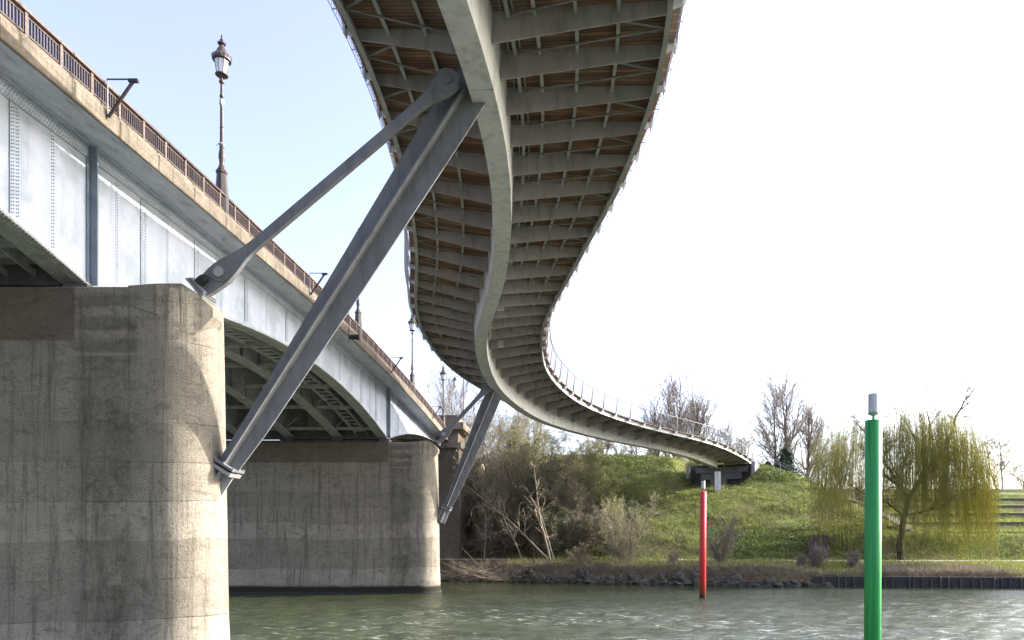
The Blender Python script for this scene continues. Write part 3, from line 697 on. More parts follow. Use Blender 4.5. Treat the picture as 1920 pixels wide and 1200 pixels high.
def rib(s, side):
    wd = (WR(s) if side > 0 else WL(s))
    e = wd-EDG; m = MB(); th = .016
    def V3(off, dz, ds): 
        p = pt(s+ds, side*off, dz); return p
    din, dout = (-1.08, -.48) if side > 0 else (-.88, -.42)
    if s > 90: din = lerp(din, -.7, min(1, (s-90)/10))
    m.hexa([V3(INR-.02,din,-th),V3(e,dout,-th),V3(e,dout,th),V3(INR-.02,din,th),V3(INR-.02,-.055,-th),V3(e,-.055,-th),V3(e,-.055,th),V3(INR-.02,-.055,th)])
    m.hexa([V3(INR-.02,din,.0161),V3(INR+.06,din+.01,.0161),V3(INR+.06,din+.01,.07),V3(INR-.02,din,.07),V3(INR-.02,-.3,.0161),V3(INR+.06,-.3,.0161),V3(INR+.06,-.3,.07),V3(INR-.02,-.3,.07)])
    return m
def gusset(s, side):
    wd = (WR(s) if side > 0 else WL(s)); m = MB(); V3 = lambda o, dz, ds: pt(s+ds, side*(wd+o), dz)
    m.hexa([V3(-.36,-.36,-.03),V3(.12,-.2,-.03),V3(.12,-.2,.03),V3(-.36,-.36,.03),V3(-.36,-.055,-.03),V3(.12,.02,-.03),V3(.12,.02,.03),V3(-.36,-.055,.03)])
    m.hexa([V3(.02,-.3,-.13),V3(.06,-.3,-.13),V3(.06,-.3,.13),V3(.02,-.3,.13),V3(.02,.02,-.13),V3(.06,.02,-.13),V3(.06,.02,.13),V3(.02,.02,.13)])
    return m
for side, lst in ((1, rs_right), (-1, rs_left)):
    for s in lst:
        if side < 0 and s < -14 or side > 0 and s < -14: continue
        if s > SMAX-.3: continue
        r_ = rib(s, side).build('rib', M['rib'], fb_)
        gusset(s, side).build('gusset', M['edge'], r_)
    # railing
    po = MB()
    rl = [s for s in lst if SMAX-.3 > s > -14]
    for s in rl:
        wd = (WR(s) if side > 0 else WL(s))
        a0 = pt(s, side*(wd+.09), -.05); a1 = pt(s, side*(wd+.28), 1.45)
        mb = MB(); r, n, d = F(s); dv = Vector((d[0], d[1], 0))*.03; nv = Vector((n[0], n[1], 0))*side
        A, B = Vector(a0), Vector(a1)
        dv *= 1.3; mb.hexa([A-dv-nv*.11, A-dv+nv*.03, A+dv+nv*.03, A+dv-nv*.11, B-dv-nv*.04, B-dv+nv*.02, B+dv+nv*.02, B+dv-nv*.04])
        mb.build('railing_post', M['strut'], fb_)
    hr = MB(); hr.tube([pt(s, side*((WR(s) if side > 0 else WL(s))+.29), 1.47) for s in SF], .045, 6); hr.build('handrail', M['strut'], fb_)
    wr_ = MB()
    for k in range(1, 9):
        z = k*.165
        wr_.tube([pt(s, side*((WR(s) if side > 0 else WL(s))+.1+.19*z/1.45), z) for s in SF[::2]], 0.012, 3)
    for s in np.arange(-14, SMAX, .22):
        wd = (WR(s) if side > 0 else WL(s)); wr_.tube([pt(s, side*(wd+.13), .0), pt(s, side*(wd+.28), 1.45)], .009, 3)
    wr_.build('wire_infill', M['strut'], fb_)
    # net fixing cable along the plank ends, with loops
    nc = MB(); nc.tube([pt(s, side*((WR(s) if side > 0 else WL(s))+.13), -.1) for s in SF], .014, 4)
    for s in np.arange(-14, SMAX, .95):
        wd = (WR(s) if side > 0 else WL(s)); nc.beam(pt(s, side*(wd-.05), -.07), pt(s, side*(wd+.15), -.1), .025, .025)
    nc.build('net_cable', M['galv'], fb_)
    # longitudinal members
    fr_list = (.09,.24,.47,.71) if side > 0 else (.36,.7)
    for f in fr_list:
        def sec(s, f=f, side=side):
            e = (WR(s) if side > 0 else WL(s))-EDG; o = INR+(e-INR)*f
            return [pt(s, side*(o+a), b) for a, b in ((-.01,-.27),(.01,-.27),(.01,-.057),(-.01,-.057))]
        sweep('stringer', M['stringer'], sec, SF[SF < SMAX-1])
        def sec2(s, f=f, side=side):
            e = (WR(s) if side > 0 else WL(s))-EDG; o = INR+(e-INR)*f
            return [pt(s, side*(o+a), b) for a, b in ((-.06,-.29),(.06,-.29),(.06,-.272),(-.06,-.272))]
        sweep('stringer', M['stringer'], sec2, SF[SF < SMAX-1])
    def sece(s, side=side):
        e = (WR(s) if side > 0 else WL(s))-EDG
        return [pt(s, side*(e+a), b) for a, b in ((.002,-.47),(.03,-.47),(.03,-.057),(.002,-.057))]
    sweep('edge_beam', M['edge'], sece)
    def sece2(s, side=side):
        e = (WR(s) if side > 0 else WL(s))-EDG
        return [pt(s, side*(e+a), b) for a, b in ((-.14,-.5),(.035,-.5),(.035,-.472),(-.14,-.472))]
    sweep('edge_beam', M['stringer'], sece2)
    br = MB()
    for i in range(len(rl)-1):
        a_, b_ = rl[i], rl[i+1]
        e = (WR(a_) if side > 0 else WL(a_))-EDG
        q = lambda f, t_: pt(lerp(a_, b_, t_), side*(INR+(e-INR)*f), -.33)
        br.beam(q(.12,.9), q(.99,.42), .075, .03); br.beam(q(.55,.04), q(.99,.42), .09, .035)
    br.build('bracing', M['brace'], fb_)
# pipes, junction boxes, conduit beside the girder
cdt = MB()
for o_ in (.78, 1.18): cdt.tube([pt(s, o_, -.2) for s in SF[SF < SMAX-2]], .022, 5)
cdt.build('cable_conduit', M['galv'], fb_)
for s, o_ in ((36.3,.98),(43.4,1.35),(79.5,1.25)):
    m = MB(); a_ = pt(s, o_, -.62); m.beam(pt(s-.12, o_, -.75), pt(s+.16, o_, -.75), .42, .5); m.build('junction_box', M['edge'], fb_)
m = MB(); m.tube([pt(38.2, .58, -.9), pt(39, .6, -1.15), pt(41.3, .62, -1.2)], .05, 8); m.build('drain_pipe', mat_simple('yellowed_pipe', (.36,.34,.24), None, 5, .6), fb_)
# far end: column and abutment
cx, cy = at(1345.5, 91.5), 91.5
t = empty('support_column', (cx, cy, 0)); tag(t, 'slender twin grey column under the far end of the footbridge', 'column')
gz = zt(cx, cy)
m = MB()
for dx in (-.22, .22): m.box(dx-.17, dx+.17, -.2, .2, gz-.5, CZ+(1005-886)*cy/1280+.12)
m.box(-.05, .05, -.1, .1, gz-.5, CZ+(1005-889)*cy/1280)
m.build('shaft', M['girder'], t)
ra, na, da = F(101.8)
t = empty('footbridge_abutment', (ra[0], ra[1], 0)); t.rotation_euler = (0, 0, math.atan2(na[1], na[0])); tag(t, 'dark recessed concrete abutment where the footbridge meets the mound', 'abutment')
zd = CZ+ra[2]
m = MB(); m.box(-4.7, 5.3, 1.2, 2.2, zd-4.6, zd-.55); m.build('back_wall', M['brick'], t)
m = MB(); m.box(-3.8, 3.9, .55, 1.19, zd-1.75, zd-.95); m.box(-3.1, 3.0, .75, 1.19, zd-2.75, zd-1.76); m.box(-1.5, .9, .3, 1.1, zd-3.9, zd-2.76); m.build('bearing_shelf', M['strut'], t)
m = MB(); m.box(4.75, 5.25, -1.2, 1.19, zd-3.4, zd-.5); m.build('wing_wall', M['stringer'], t)
m = MB(); m.box(-4.9, -4.5, -.5, 1.19, zd-2.6, zd-1.0); m.build('wing_wall', M['stringer'], t)
# ------------------------------------------------------------------ street lamps on the bridge
def oct_(mb, prof, n=8): mb.lathe(prof, (0,0,0), n, math.pi/8)
def make_lamp():
    t = empty('street_lamp')
    m = MB(); oct_(m, [(.27,-.08),(.27,.75),(.255,.78),(.255,.84),(.2,1.62),(.235,1.66),(.235,1.76),(.15,1.80)]); m.build('plinth', M['lamp'], t)
    m = MB(); m.lathe([(.17,1.8),(.15,1.88),(.105,2.0),(.095,2.12),(.13,2.32),(.125,2.5),(.085,2.72),(.1,2.76),(.078,2.82),(.074,3.6),(.085,3.63),(.07,3.68),(.062,4.9),(.09,4.95),(.09,5.0),(.06,5.03),(.055,5.5),(.11,5.56),(.11,5.64),(.05,5.68),(.05,5.75)], n=12); m.build('post', M['lamp'], t)
    m = MB()
    for k in range(4):
        a = k*math.pi/2+.4; m.tube([(.05*math.cos(a),.05*math.sin(a),5.68),(.13*math.cos(a),.13*math.sin(a),5.78),(.2*math.cos(a),.2*math.sin(a),5.86)], .014, 5)
    m.lathe([(.235,5.85),(.26,5.87),(.26,5.9),(.2,5.91)], n=16)
    for k in range(8):
        a = k*math.pi/4; m.beam((.205*math.cos(a),.205*math.sin(a),5.9),(.3*math.cos(a),.3*math.sin(a),6.47), .018,.018)
    g = m.build('lantern_frame', M['lamp'], t)
    m = MB(); m.lathe([(.08,5.905),(.195,5.91),(.29,6.47),(.1,6.475)], n=8); m.build('glass', M['glass'], g)
    m = MB(); m.lathe([(.30,6.47),(.375,6.5),(.385,6.6),(.33,6.64),(.315,6.7),(.24,6.82),(.17,6.98),(.1,7.1),(.09,7.16),(.15,7.2),(.17,7.24),(.08,7.27),(.05,7.34),(.07,7.4),(.03,7.46),(.045,7.52),(.006,7.66)], n=16)
    for k in range(16):
        a = k*math.pi/8; m.lathe([(.03,6.58),(.035,6.66),(.004,6.72)], (.37*math.cos(a),.37*math.sin(a),0), 4)
    for k in range(8):
        a = k*math.pi/4; m.lathe([(.018,7.22),(.018,7.28),(.003,7.31)], (.16*math.cos(a),.16*math.sin(a),0), 4)
    m.build('hood', M['lamp'], t)
    return t
L0 = make_lamp()
labs = ['tall brown ornate lamp post nearest the viewer, against open sky', 'lamp post whose lantern is hidden by the nearest strut', 'third lamp post from the viewer, its lantern just left of the footbridge edge', 'farthest lamp post on the bridge railing, just before the stone tower']
for i, y in enumerate(lampY):
    L = L0 if i == 0 else copy_tree(L0)
    L.scale = (1, 1, 1)
    L.location = (-AC-.3, y, zs(y)+.66+.06); tag(L, labs[i], 'street lamp', 'ornate lamp posts along the road bridge')
m = MB(); m.lathe([(.09,4.62),(.1,4.66),(.088,4.74),(.095,4.8),(.08,4.83)], n=10); m.beam((.02,-.09,4.8),(.1,-.12,4.45),.04,.01); m.build('tape_wrap', M['tape'], L0)
m = MB(); m.lathe([(.1,2.86),(.13,2.9),(.12,2.95),(.08,2.97)], n=9); m.beam((-.1,-.05,2.93),(-.2,-.08,2.8),.03,.01); m.build('tape_wrap', M['tape'], L0)
# hanging lantern and thin mast beyond
xl, dl = at(869, 86), 86
t = empty('lamp_mast', (xl, dl, CZ+10)); tag(t, 'thin plain mast with a small hanging lantern behind the farthest lamp post', 'street lamp')
zt1 = CZ+(1005-706)*dl/1280
m = MB(); m.tube([(0,0,0),(0,0,zt1-CZ-10)], [.07,.05], 8); m.beam((0,0,zt1-CZ-10.2),(at(853,dl)-xl,0,zt1-CZ-9.9), .05,.05); m.build('mast', M['lamp'], t)
cx_ = at(853, dl)-xl; zc_ = zt1-CZ-10.1
m = MB(); m.lathe([(.03,.1),(.1,0),(.3,-.35),(.33,-.4),(.3,-.42)], (cx_,0,zc_), 6)
for k in range(6):
    a = k*math.pi/3; m.beam((cx_+.29*math.cos(a),.29*math.sin(a),zc_-.42),(cx_+.15*math.cos(a),.15*math.sin(a),zc_-1.1), .03,.03)
m.lathe([(.17,-1.1),(.17,-1.14),(.05,-1.2)], (cx_,0,zc_), 6); l_ = m.build('lantern_frame', M['lamp'], t)
m = MB(); m.lathe([(.27,-.43),(.14,-1.09)], (cx_,0,zc_), 6); m.build('glass', M['glass'], l_)
# signal brackets leaning out over the water
def bracket(y):
    t = empty('bracket_arm', (-AC, y, zs(y)+.3))
    m = MB(); m.beam((.05,0,-.05),(.86,0,1.12),.06,.08); m.build('brace', M['lamp'], t)
    m = MB(); m.beam((.0,0,1.16),(.98,0,1.16),.035,.035); m.build('arm', M['lamp'], t)
    m = MB(); m.beam((.7,0,1.11),(1.0,0,1.11),.1,.1); m.build('arm_head', M['black'], t)
    m = MB(); m.beam((0.02,0,-.1),(0.02,0,1.14),.03,.03); m.build('hanger', M['galv'], t)
    return t
bl = ['dark steel arm bracket on the cornice nearest the viewer', 'dark steel arm bracket on the cornice just left of the big strut', 'dark steel arm bracket on the cornice between the second and third lamps', 'farthest dark steel arm bracket, beside the last lamp post']
for i, y in enumerate((21.75, 38.2, 54.8, 70.4)): tag(bracket(y), bl[i], 'bracket', 'arm brackets on the cornice')
y = 44.6; t = empty('signal_light', (-AC, y, zs(y))); tag(t, 'black horn shaped signal light on a vertical rod below the cornice', 'signal light')
m = MB(); m.beam((.06,0,-.55),(.06,0,2.0),.035,.035); m.build('rod', M['lamp'], t)
m = MB(); m.tube([(.12,0,-.2),(.45,0,-.22),(.5,0,-.2),(.72,0,-.2)],[.13,.13,.17,.2],10); m.beam((.3,0,-.35),(.3,0,-.05),.3,.06); m.build('lamp_housing', M['black'], t)
# ------------------------------------------------------------------ navigation piles
def pile(x, y, top, mt, lab, seam):
    t = empty('mooring_pile', (x, y, 0)); tag(t, lab, 'pile')
    m = MB(); m.lathe([(.25,-3),(.25,top),(.235,top+.01)], n=40); o = m.build('shaft', mt, t, True); 
    m = MB(); m.lathe([(.2525,seam),(.2525,seam+.03)], n=40); m.beam((-.15,-.2,.2),(-.15,-.2,top-.1),.012,.012); m.build('weld_seam', mt, t)
    m = MB(); m.lathe([(.04,top),(.04,top+.17)], n=12); m.build('neck', mt, t)
    m = MB(); m.lathe([(.06,top+.155),(.16,top+.2),(.17,top+.24),(.05,top+.26)], n=16); m.build('collar', M['galv'], t)
    m = MB(); m.lathe([(.155,top+.25),(.16,top+.26),(.16,top+.42),(.155,top+.425),(.155,top+.435),(.16,top+.44),(.16,top+.6),(.155,top+.605),(.155,top+.615),(.16,top+.62),(.16,top+.81),(.15,top+.84),(.02,top+.85)], n=24)
    o2 = m.build('beacon', M['beacon'], t)
    for ob in (o,):
        ob.data.polygons.foreach_set('use_smooth', [len(p.vertices) == 4 for p in ob.data.polygons])
    t.rotation_euler = (0, R_(.25), 0)
    return t
pile(at(1635.5,21.3), 21.3, CZ+(1005-789)*21.3/1280, M['green'], 'tall green steel pile with a grey beacon on top', 2.8)
pile(at(1317.5,53.4), 53.4, CZ+(1005-922)*53.4/1280, M['red'], 'tall red steel pile with a white beacon on top', 3.2)

# ------------------------------------------------------------------ trees and shrubs
def segs_mesh(name, segs, mt, parent, n=3):
    A = np.array(segs, float)        # px py pz qx qy qz r0 r1
    Pp, Q, r0, r1 = A[:, :3], A[:, 3:6], A[:, 6], A[:, 7]
    d = Q-Pp; d /= np.linalg.norm(d, axis=1)[:, None]+1e-9
    ref = np.where(np.abs(d[:, 2:3]) > .9, np.array([[1., 0, 0]]), np.array([[0, 0, 1.]]))
    u = np.cross(d, ref); u /= np.linalg.norm(u, axis=1)[:, None]; v = np.cross(d, u)
    an = np.arange(n)*2*math.pi/n
    off = u[:, None, :]*np.cos(an)[None, :, None]+v[:, None, :]*np.sin(an)[None, :, None]
    V = np.concatenate([Pp[:, None]+off*r0[:, None, None], Q[:, None]+off*r1[:, None, None]], 1).reshape(-1, 3)
    b = np.arange(len(A))[:, None]*2*n; i = np.arange(n)[None]; j = (i+1) % n
    Fq = np.stack([b+i, b+j, b+n+j, b+n+i], 2).reshape(-1, 4)
    return fast_mesh(name, V, Fq, 4, mt, parent)
def grow(out, rg, p, d, L, r, lvl, prm):
    mx = prm['levels']; nseg = prm['nseg'][lvl]; d = np.array(d, float); p = np.array(p, float)
    sl_ = L/nseg; kids = []
    for i in range(nseg):
        d = d+rg.normal(0, prm['wob'][lvl], 3)+np.array([0, 0, prm['up'][lvl]]); d /= np.linalg.norm(d)
        q = p+d*sl_; ra = r*(1-.75*i/nseg); rb = r*(1-.75*(i+1)/nseg)
        out[lvl].append((*p, *q, max(ra, prm['rmin']), max(rb, prm['rmin']*.8)))
        if lvl < mx-1 and (i+1)/nseg > prm['bare'][lvl]:
            for _ in range(rg.poisson(prm['kids'][lvl]/nseg/(1-prm['bare'][lvl]))):
                kids.append((p+(q-p)*rg.random(), d.copy(), (i+.5)/nseg, rb))
        p = q
    for kp, kd, f, kr in kids:
        a = rg.normal(prm['ang'][lvl], .18); ax = rg.normal(0, 1, 3); ax -= kd*np.dot(ax, kd); ax /= np.linalg.norm(ax)+1e-9
        nd = kd*math.cos(a)+ax*math.sin(a)
        grow(out, rg, kp, nd, L*prm['len'][lvl]*(1.15-.7*f)*rg.uniform(.7, 1.2), min(kr*.65, r*.5), lvl+1, prm)
POP = dict(levels=4, nseg=[10,9,6,4], wob=[.025,.045,.07,.1], up=[.03,.09,.05,.03], bare=[.1,.1,.1], kids=[22,12,5], ang=[.75,.5,.5], len=[.62,.42,.42], rmin=.013)
OAK = dict(levels=4, nseg=[7,7,5,4], wob=[.08,.13,.16,.2], up=[.04,.03,.02,.0], bare=[.25,.15,.1], kids=[12,9,8], ang=[.8,.75,.7], len=[.62,.5,.45], rmin=.013)
SHR = dict(levels=3, nseg=[7,5,4], wob=[.09,.14,.2], up=[.02,.02,.0], bare=[.12,.1], kids=[14,9], ang=[.55,.65], len=[.42,.45], rmin=.014)
def tree(name, lab, cat, base, h, r, prm, seed, mt_t, mt_c, stems=1, spread=.25, group=None, parts=('trunk','crown'), lean=(0,0), leaves=None):
    rg = np.random.default_rng(seed); out = [[] for _ in range(prm['levels'])]
    for k in range(stems):
        a = rg.uniform(0, 6.283); sp = spread*rg.uniform(.3, 1) if stems > 1 else 0
        d = np.array([math.cos(a)*sp+lean[0], math.sin(a)*sp+lean[1], 1.]); d /= np.linalg.norm(d)
        grow(out, rg, (rg.normal(0, .12*(stems > 1)*h*.15), rg.normal(0, .12*(stems > 1)*h*.15), -.3), d, h*rg.uniform(.75, 1.02)*1.0, r, 0, prm)
    t = empty(name, base); tag(t, lab, cat, group)
    segs_mesh(parts[0], out[0], mt_t, t, 6)
    segs_mesh(parts[1], sum(out[1:], []), mt_c, t, 3)
    if leaves:
        tips = np.array(out[-1]+out[-2])[:, 3:6]; n, size, mt = leaves
        leaf_cloud('leaves', tips[rg.integers(0, len(tips), n)]+rg.normal(0, .12, (n, 3)), size, mt, t, rg)
    return t
def leaf_cloud(name, C_, size, mt, parent, rg, stretch=1.6):
    n = len(C_); a = rg.normal(0, 1, (n, 3)); a /= np.linalg.norm(a, axis=1)[:, None]; b = np.cross(a, rg.normal(0, 1, (n, 3))); b /= np.linalg.norm(b, axis=1)[:, None]
    sz = size*rg.uniform(.5, 1.3, (n, 1)); a = a*sz*stretch; b = b*sz*.6
    V = np.stack([C_-a, C_+b, C_+a, C_-b], 1).reshape(-1, 3); Fq = np.arange(n*4).reshape(-1, 4)
    return fast_mesh(name, V, Fq, 4, mt, parent)
# tall bare trees beyond the mound
def gz_at(px, d): x = at(px, d); return (x, d, zt(x, d)-.1)
POPG = 'bare trees beyond the mound'
for i, (px, d, top, st, lab) in enumerate([
    (1272,128,700,3,'tallest bare tree in the clump behind the curved footbridge railing'),
    (1232,126,742,2,'left bare tree of the clump behind the curved footbridge railing'),
    (1310,133,722,2,'right bare tree of the clump behind the curved footbridge railing'),
    (1452,124,712,1,'slim upright bare poplar just right of the footbridge end'),
    (1482,126,703,2,'tall forked bare poplar second to the right of the footbridge end'),
    (1513,128,735,2,'leaning bare poplar on the right of the poplar row')]):
    b = gz_at(px, d); h = CZ+(1005-top)*d/1280-b[2]
    tree('bare_tree', lab, 'tree', b, h, .3, POP, 20+i, M['bark'], M['greytwig'], st, .16, POPG)
for i, (px, d, top, lab) in enumerate([
    (1190,118,790,'small bare tree at the left of the mound top below the footbridge'),
    (1360,120,790,'low spreading bare tree behind the last footbridge railing bays'),
    (1395,116,812,'small bare tree touching the last railing post of the footbridge'),
    (1130,116,800,'low bare tree behind the mound, left of the small one'),
    (1545,118,800,'bare tree with many limbs left of the willow'),
    (1580,125,790,'bare tree partly behind the left side of the willow'),
    (1875,135,808,'bare spreading tree at the right, on the top terrace'),
    (1915,150,850,'farthest bare tree at the right picture edge'),
    (885,92,700,'bare tree behind the far struts beside the mast'),
    (925,95,742,'bare tree just right of the far struts'),
    (960,96,752,'bare tree behind the thicket under the girder'),
    (1010,99,775,'bare tree at the right top of the thicket')]):
    b = gz_at(px, d); h = CZ+(1005-top)*d/1280-b[2]
    tree('bare_tree', lab, 'tree', b, max(h, 3), .16, OAK if i != 8 else POP, 50+i, M['bark'], M['twig'] if i > 7 else M['greytwig'], 2, .35, 'bare trees along the skyline')
# low shrubs along the crest
for i, (px, d, h) in enumerate([(1100,108,3.2),(1160,110,3),(1215,112,2.6),(1250,110,2.4),(1300,114,3),(1420,112,3.2),(1610,112,4)]):
    lab = ['leftmost low bare shrub on the mound crest','bare shrub on the crest under the girder, second from left','bare shrub on the mound crest, third from left','low shrub on the crest left of the abutment','shrub on the crest directly behind the abutment','bare shrub just behind the right end of the footbridge','bare shrub behind the willow strands'][i]
    tree('bare_shrub', lab, 'shrub', gz_at(px, d), h, .05, SHR, 80+i, M['bark'], M['twig'], 6, .6, 'bare shrubs on the mound crest', ('stems','twigs'))
# evergreen bushes between the poplars
for i, (px, d, h, w_) in enumerate([(1472,118,7.5,3.2),(1440,120,4.5,3)]):
    b = gz_at(px, d); rg = np.random.default_rng(90+i); n = 9000
    t = empty('evergreen_tree', b); tag(t, ['dark evergreen tree between the bare poplars','small dark evergreen left of the poplars'][i], 'tree')
    z = rg.beta(1.3, 1.5, n)*h; a = rg.uniform(0, 6.28, n); lob = .75+.35*np.sin(a*3+z*1.4)+.2*np.sin(a*7-z*3)
    rr = w_*np.clip(1-z/h, 0.04, 1)**.7*lob*np.sqrt(rg.random(n)); C_ = np.stack([rr*np.cos(a), rr*np.sin(a), z+.3], 1)
    leaf_cloud('crown', C_, .16, M['evergreen'], t, rg)
    m = MB(); m.tube([(0,0,-.3),(0,0,h*.9)], [.2,.03], 6); m.build('trunk', M['bark'], t)
# the thicket on the bank beside the stone tower
TH = dict(levels=4, nseg=[8,6,5,3], wob=[.09,.15,.2,.22], up=[.02,.01,-.02,-.02], bare=[.15,.1,.05], kids=[15,11,7], ang=[.6,.75,.7], len=[.5,.45,.45], rmin=.012)
thick = [(905, 83, 800, 3, 'twig'), (935, 81, 850, 3, 'twig'), (965, 84, 785, 3, 'twig'), (1000, 82, 835, 3, 'twig'), (1025, 86, 785, 3, 'bud'), (1055, 87, 800, 3, 'bud'), (1088, 90, 822, 3, 'bud'), (1045, 82, 890, 3, 'twig'), (890, 86, 800, 3, 'bud'), (985, 88, 765, 3, 'bud'), (905, 79.5, 920, 4, 'twig'), (1085, 84, 880, 3, 'twig'), (950, 88, 770, 3, 'bud'), (1010, 79.5, 930, 4, 'twig'), (950, 80, 900, 4, 'twig'), (980, 80, 880, 4, 'twig'), (1065, 80, 930, 4, 'twig'), (1115, 86, 870, 3, 'bud'), (925, 85, 810, 3, 'bud'), (1030, 83.5, 850, 3, 'twig'), (1140, 82, 930, 3, 'bud'), (1180, 80, 950, 4, 'bud'), (1105, 80, 950, 4, 'twig')]
tl = ['thicket shrub hard against the stone tower', 'brown thicket shrub below the far struts', 'tall thicket shrub right of the far struts', 'thicket shrub in the middle of the bank', 'olive budding shrub at the top right of the thicket', 'yellow green budding shrub below the girder', 'rightmost budding shrub of the thicket on the slope', 'low brown shrub on the shaded slope', 'green budding shrub beside the tower top', 'olive shrub behind the middle of the thicket', 'low tangle of shrub at the foot of the tower', 'brown shrub at the right foot of the thicket', 'olive shrub rising behind the far struts', 'low brown shrub by the towpath', 'dense brown shrub left of the arching dead tree', 'dense brown shrub behind the arching dead tree', 'knee high brown shrub right of the leaning trunk', 'olive shrub at the edge of the shaded slope', 'olive shrub between tower and girder', 'brown shrub above the pale leaning trunks', 'olive scrub behind the fan shaped shrub', 'olive scrub touching the fan shaped shrub from behind', 'brown scrub left of the fan shaped shrub']
for i, (px, d, top, st, kind) in enumerate(thick):
    b = gz_at(px, d); h = max(3., CZ+(1005-top)*d/1280-b[2])
    lv = (6500, .06, M['bud']) if kind == 'bud' else (900, .05, M['bud'])
    if i in (3, 8, 13, 21): lv = (4500, .08, M['leaf'])
    tree('thicket_shrub', tl[i], 'shrub', b, h*.97, .09, TH, 120+i, M['bark'], M['twig'], st, .5, 'dense shrubs of the bank thicket', ('stems','twigs'), leaves=lv)
# pale leaning trunks in front of the thicket
LN = dict(levels=3, nseg=[12,7,4], wob=[.05,.16,.22], up=[.0,.01,.0], bare=[.35,.2], kids=[12,6], ang=[.8,.8], len=[.28,.4], rmin=.016)
for i, (px, d, h, lean, r, lab) in enumerate([
    (1035,73.5,13.5,(-.22,.1),.17,'pale slender trunk leaning left out of the bank'),
    (1042,74,10.5,(-.18,.1),.1,'thin pale trunk beside the leaning one'),
    (1040,75,16,(-.85,.25),.13,'long pale trunk leaning far to the left across the thicket'),
    (985,76,8,(-.5,.0),.1,'crooked pale dead tree arching left over the bank'),
    (908,77,9,(0,.0),.07,'thin upright pale stem near the tower')]):
    tree('leaning_tree', lab, 'tree', (at(px, d), d, zt(at(px, d), d)-.2), h, r, LN, 150+i, M['palebark'], M['paletwig'], 1, 0, 'pale trunks on the bank', lean=lean)
# bank shrubs
for i, (px, d, h, st, mt, lv, lab, sp) in enumerate([
    (1178,72.6,7.6,16,'twig',(4500,.05,'bud'),'big fan shaped multi stemmed shrub at the water edge',.8),
    (1352,71,5.2,9,'twig',(300,.04,'bud'),'upright bare shrub just right of the red pile',.45),
    (1530,69.5,2.6,14,'twig',None,'reddish brown brush in front of the brick steps',.5),
    (1598,69.5,2.2,9,'twig',None,'small reddish brush left of the green pile',.5),
    (1500,69.8,1.8,9,'twig',None,'low brush on the bank edge left of the piling',.6),
    (1260,71.5,2.0,8,'paletwig',None,'low pale brush on the bank between the fan shrub and the red pile',.8),
    (1090,73,2.6,8,'paletwig',(300,.05,'bud'),'low scrubby bush left of the fan shaped shrub',.8)]):
    tree('bank_shrub', lab, 'shrub', (at(px, d), d, zt(at(px, d), d)-.1), h, .045, SHR, 170+i, M['palebark'] if mt == 'paletwig' else M['bark'], M[mt], st, sp, 'shrubs on the river bank', ('stems','twigs'), leaves=(lv[0], lv[1], M[lv[2]]) if lv else None)
# willow ----------------------------------------------------------
rg = np.random.default_rng(5)
wd_ = 74.5; wx_ = at(1690, wd_); wz = zt(wx_, wd_)
t = empty('willow_tree', (wx_, wd_, wz)); tag(t, 'weeping willow with yellow green hanging strands behind the green pile', 'tree')
WLW = dict(levels=3, nseg=[8,7,6], wob=[.1,.14,.17], up=[.0,-.01,-.04], bare=[.15,.1], kids=[9,7], ang=[.7,.7], len=[.42,.45], rmin=.011)
lims = [([(0,0,-.3),(-.15,0,1.5),(.05,0,3.2),(.35,.1,4.8),(.9,.2,6.4)],.40,.27,0),
 ([(.9,.2,6.4),(1.9,0,8.0),(2.8,-.4,9.3),(4.2,-.6,10.6),(5.1,-.7,12.4),(5.5,-.8,13.8),(6.4,-1,15.2),(7.6,-1,16.4)],.26,.05,1),
 ([(1.9,0,8.0),(3.2,.6,8.6),(4.6,1.1,9.9),(6.2,1.4,10.6),(7.9,1.6,11)],.16,.04,1),
 ([(.9,.2,6.4),(.2,.8,7.6),(-1.2,1.2,8.6),(-2.1,1.6,9.2),(-2.6,1.8,10.6),(-2.2,2,12)],.2,.05,1),
 ([(.2,.8,7.6),(-1.5,-.6,8.9),(-3.2,-1.2,10.6),(-4.6,-1.6,12.3),(-5.8,-1.8,13.2)],.15,.04,1),
 ([(.35,.1,4.8),(-1,-.4,5.6),(-3,-1.2,6.3),(-5.2,-1.8,6.9),(-7.2,-2.3,7.9)],.14,.03,1),
 ([(.35,.1,4.8),(1.6,-1,5.2),(3,-1.9,5.4),(4.6,-2.6,6.6),(6.4,-3,7.4)],.15,.04,1),
 ([(2.8,-.4,9.3),(2.7,1.5,11),(2.2,2.4,13),(1.2,3,14.6)],.14,.04,1),
 ([(.9,.2,6.4),(.9,2.6,8.5),(.6,4.4,10.5),(0,5.8,12)],.16,.04,1),
 ([(1.9,0,8),(1.6,-2.4,10),(1.0,-4.2,12),(.2,-5,13.6)],.14,.04,1)]
TR, LM, TW = [], [], []
